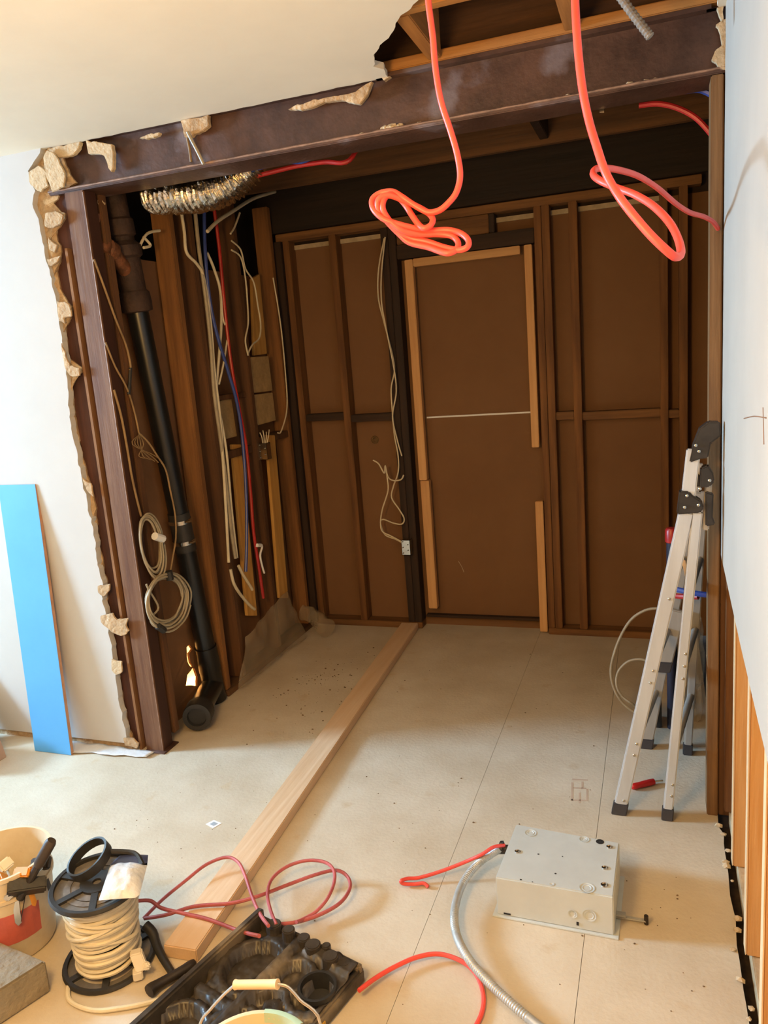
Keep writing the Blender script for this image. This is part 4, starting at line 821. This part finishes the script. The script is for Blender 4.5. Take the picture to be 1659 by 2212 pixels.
b = MB(); b.tube([on(2, z, u, v) for u, v, z in ((376, 2108, .02), (352, 2070, .022), (338, 2040, .03), (330, 2015, .045), (314, 1998, .06))], .011, 12, 3, True, lambda i, m: .0095+.004*min(1, i/m*1.6)); b.build('handle', M_blk, hm, smooth=True)
pg = empty('plug_adapter', (.70, -1.09, 0), 'white plastic plug with prongs leaning on the cable spool', 'plug')
b = MB(); c = on(2, .05, 303, 2070); b.beam(c+Vector((-.012, 0, .02)), c+Vector((.012, -.012, -.02)), (.8, .6, 0), (-.6, .8, 0), .016, .012); b.ball(c+Vector((.022, -.008, -.012)), .014, (1.2, .8, .9), 2, .3, 1); b.build('plug_body', M_plug, pg, bevel=.003)
b = MB(); c = on(2, .02, 298, 2103); b.beam(c+Vector((0, 0, -.014)), c+Vector((0, 0, .012)), (.8, .6, 0), (-.6, .8, 0), .013, .013); b.build('plug_cap', M_plug, pg, bevel=.003)

# ================================================================== BLACK CASE HALF
def case():
    O = Vector((.945, -.868, 0)); ex = Vector((.345, -.100, 0)); ey = Vector((-.135, -.52, 0))
    def P(s_, t_, z): return O+ex*s_+ey*t_+Vector((0, 0, z))
    t = empty('tool_case', O+ex*.5+ey*.5, 'open black plastic tool case half with moulded hollows', 'case')
    def wallbar(s0, t0, s1, t1, z0, z1, wd, name, m=M_case):
        a_, b_ = P(s0, t0, 0), P(s1, t1, 0); d_ = (b_-a_).normalized(); n_ = Vector((-d_.y, d_.x, 0))
        q = [a_-n_*wd-d_*wd, b_-n_*wd+d_*wd, b_+n_*wd+d_*wd, a_+n_*wd-d_*wd]
        bb_ = MB(); bb_.hexa([p+Vector((0, 0, z0)) for p in q], [p+Vector((0, 0, z1)) for p in q]); return bb_.build(name, m, t, bevel=.006)
    bb_ = MB(); N = 84; g = []
    for i in range(N+1):
        row = []
        for j in range(N+1):
            s_, t_ = i/N, j/N; q_ = Vector((s_*4.6, t_*6.2, 2))
            nz = noise.noise(q_)+.5*noise.noise(q_*2.1); z = .014+.030*max(0, min(1, (nz+.02)*5))
            for cs, ct, rr, zz in ((.84, .24, .15, .008), (.30, .26, .22, .012), (.62, .20, .12, .016), (.62, .62, .22, .014), (.92, .55, .10, .008), (.22, .72, .2, .012)):
                dd_ = math.hypot(s_-cs, (t_-ct)*1.4)
                if dd_ < rr: z = min(z, zz)
                elif dd_ < rr+.045: z = max(z, .046)
            if .44 < s_ < .49 and t_ < .7: z = max(z, .058)
            if s_ > .70 and .42 < t_ < .47: z = max(z, .060)
            if .08 < s_ < .44 and .47 < t_ < .52: z = max(z, .05)
            if s_ > .55 and t_ < .08: z = max(z, .056+.012*noise.noise(Vector((s_*14, 0, 0))))
            z += .003*noise.noise(q_*5)
            row.append(bb_.bm.verts.new(P(s_, t_, z)))
        g.append(row)
    for i in range(N):
        for j in range(N): bb_.face([g[i][j], g[i+1][j], g[i+1][j+1], g[i][j+1]])
    bb_.build('moulded_tray', M_case, t, smooth=True, solid=.004)
    wallbar(0, 0, 1, 0, .0, .056, .010, 'rim_wall'); wallbar(1, 0, 1, 1, .0, .042, .012, 'rim_wall'); wallbar(0, 0, 0, 1, .0, .075, .012, 'rim_wall'); wallbar(0, 1, 1, 1, .0, .07, .008, 'rim_wall')
    wallbar(-.10, .48, -.10, 1, .0, .03, .022, 'hinge_edge')
    for cs, ct, rr, hh_ in ((.62, .04, .024, .075), (.36, .03, .020, .078), (.80, .05, .024, .072), (.50, .02, .02, .07), (.70, .0, .014, .068), (.90, .03, .02, .06), (.2, .03, .024, .072)):
        bb_ = MB(); bb_.cyl(P(cs, ct, .02), P(cs, ct, hh_), rr, rr*.9, 16); bb_.build('moulded_boss', M_case, t, bevel=.003)
    bb_ = MB(); c = P(.88, .22, 0); bb_.lathe(c, [(.047, .05), (.050, .066), (.043, .066), (.040, .02), (.001, .014)], 28); bb_.build('round_pocket', M_blk, t, smooth=True)
    wallbar(1.03, .30, 1.03, .86, .004, .032, .004, 'yellow_strip', M_yellow)
    wallbar(.66, .50, .80, .52, .03, .075, .012, 'latch_rib', M_blk)
    return t
case()

# ================================================================== FRONT BUCKET
fx, fy, fz = 1.285, -1.492, .285
fb = empty('paint_pail', (fx, fy, 0), 'peach plastic pail with green tape and wire handle in foreground', 'pail')
b = MB(); b.lathe((fx, fy, 0), [(0, .002), (.10, .002), (.104, .01), (.124, fz-.03), (.130, fz-.028), (.130, fz-.002), (.126, fz), (.119, fz), (.117, fz-.01), (.098, .012), (0, .012)], 56); b.build('pail_body', M_peach, fb, smooth=True)
b = MB(); b.lathe((fx, fy, 0), [(0, fz-.045), (.06, fz-.042), (.112, fz-.03)], 48); b.build('pail_contents', M_peachin, fb, smooth=True)
for a0, a1 in ((62, 104), (18, 46)):
    b = MB(); prof = [(.1315, fz-.05), (.1315, fz-.001), (.127, fz+.0015), (.1185, fz+.0015), (.1155, fz-.02)]; rows = []
    for k in range(9):
        ang = math.radians(a0+(a1-a0)*k/8); rows.append([b.bm.verts.new((fx+r*math.cos(ang), fy+r*math.sin(ang), z)) for r, z in prof])
    for k in range(8):
        for j in range(4): b.face([rows[k][j], rows[k+1][j], rows[k+1][j+1], rows[k][j+1]])
    b.build('green_tape', M_tape, fb, smooth=True)
g0, g1 = on(1, -1.47, 508, 2127), on(1, -1.47, 600, 2126)
ea = Vector((fx-.131, fy+.0, fz-.03)); ec = Vector((fx+.131, fy+.0, fz-.03))
wl_ = [ea, on(1, -1.475, 432, 2212), on(1, -1.47, 455, 2180), on(1, -1.47, 482, 2150), g0]; wr_ = [g1, on(1, -1.47, 622, 2132), on(1, -1.47, 648, 2160), on(1, -1.475, 692, 2212), ec]
hn = MB(); hn.tube(wl_, .0028, 8, 5); hn.tube(wr_, .0028, 8, 5); hw = hn.build('wire_handle', M_wire, fb, smooth=True)
b = MB(); b.tube([g0, g0.lerp(g1, .06), g0.lerp(g1, .5), g0.lerp(g1, .94), g1], .0085, 14, 2, True, lambda i, m: .0095 if i in (0, 1, m-1, m-2) else .0085); gp = b.build('wooden_grip', M_grip, fb, smooth=True)
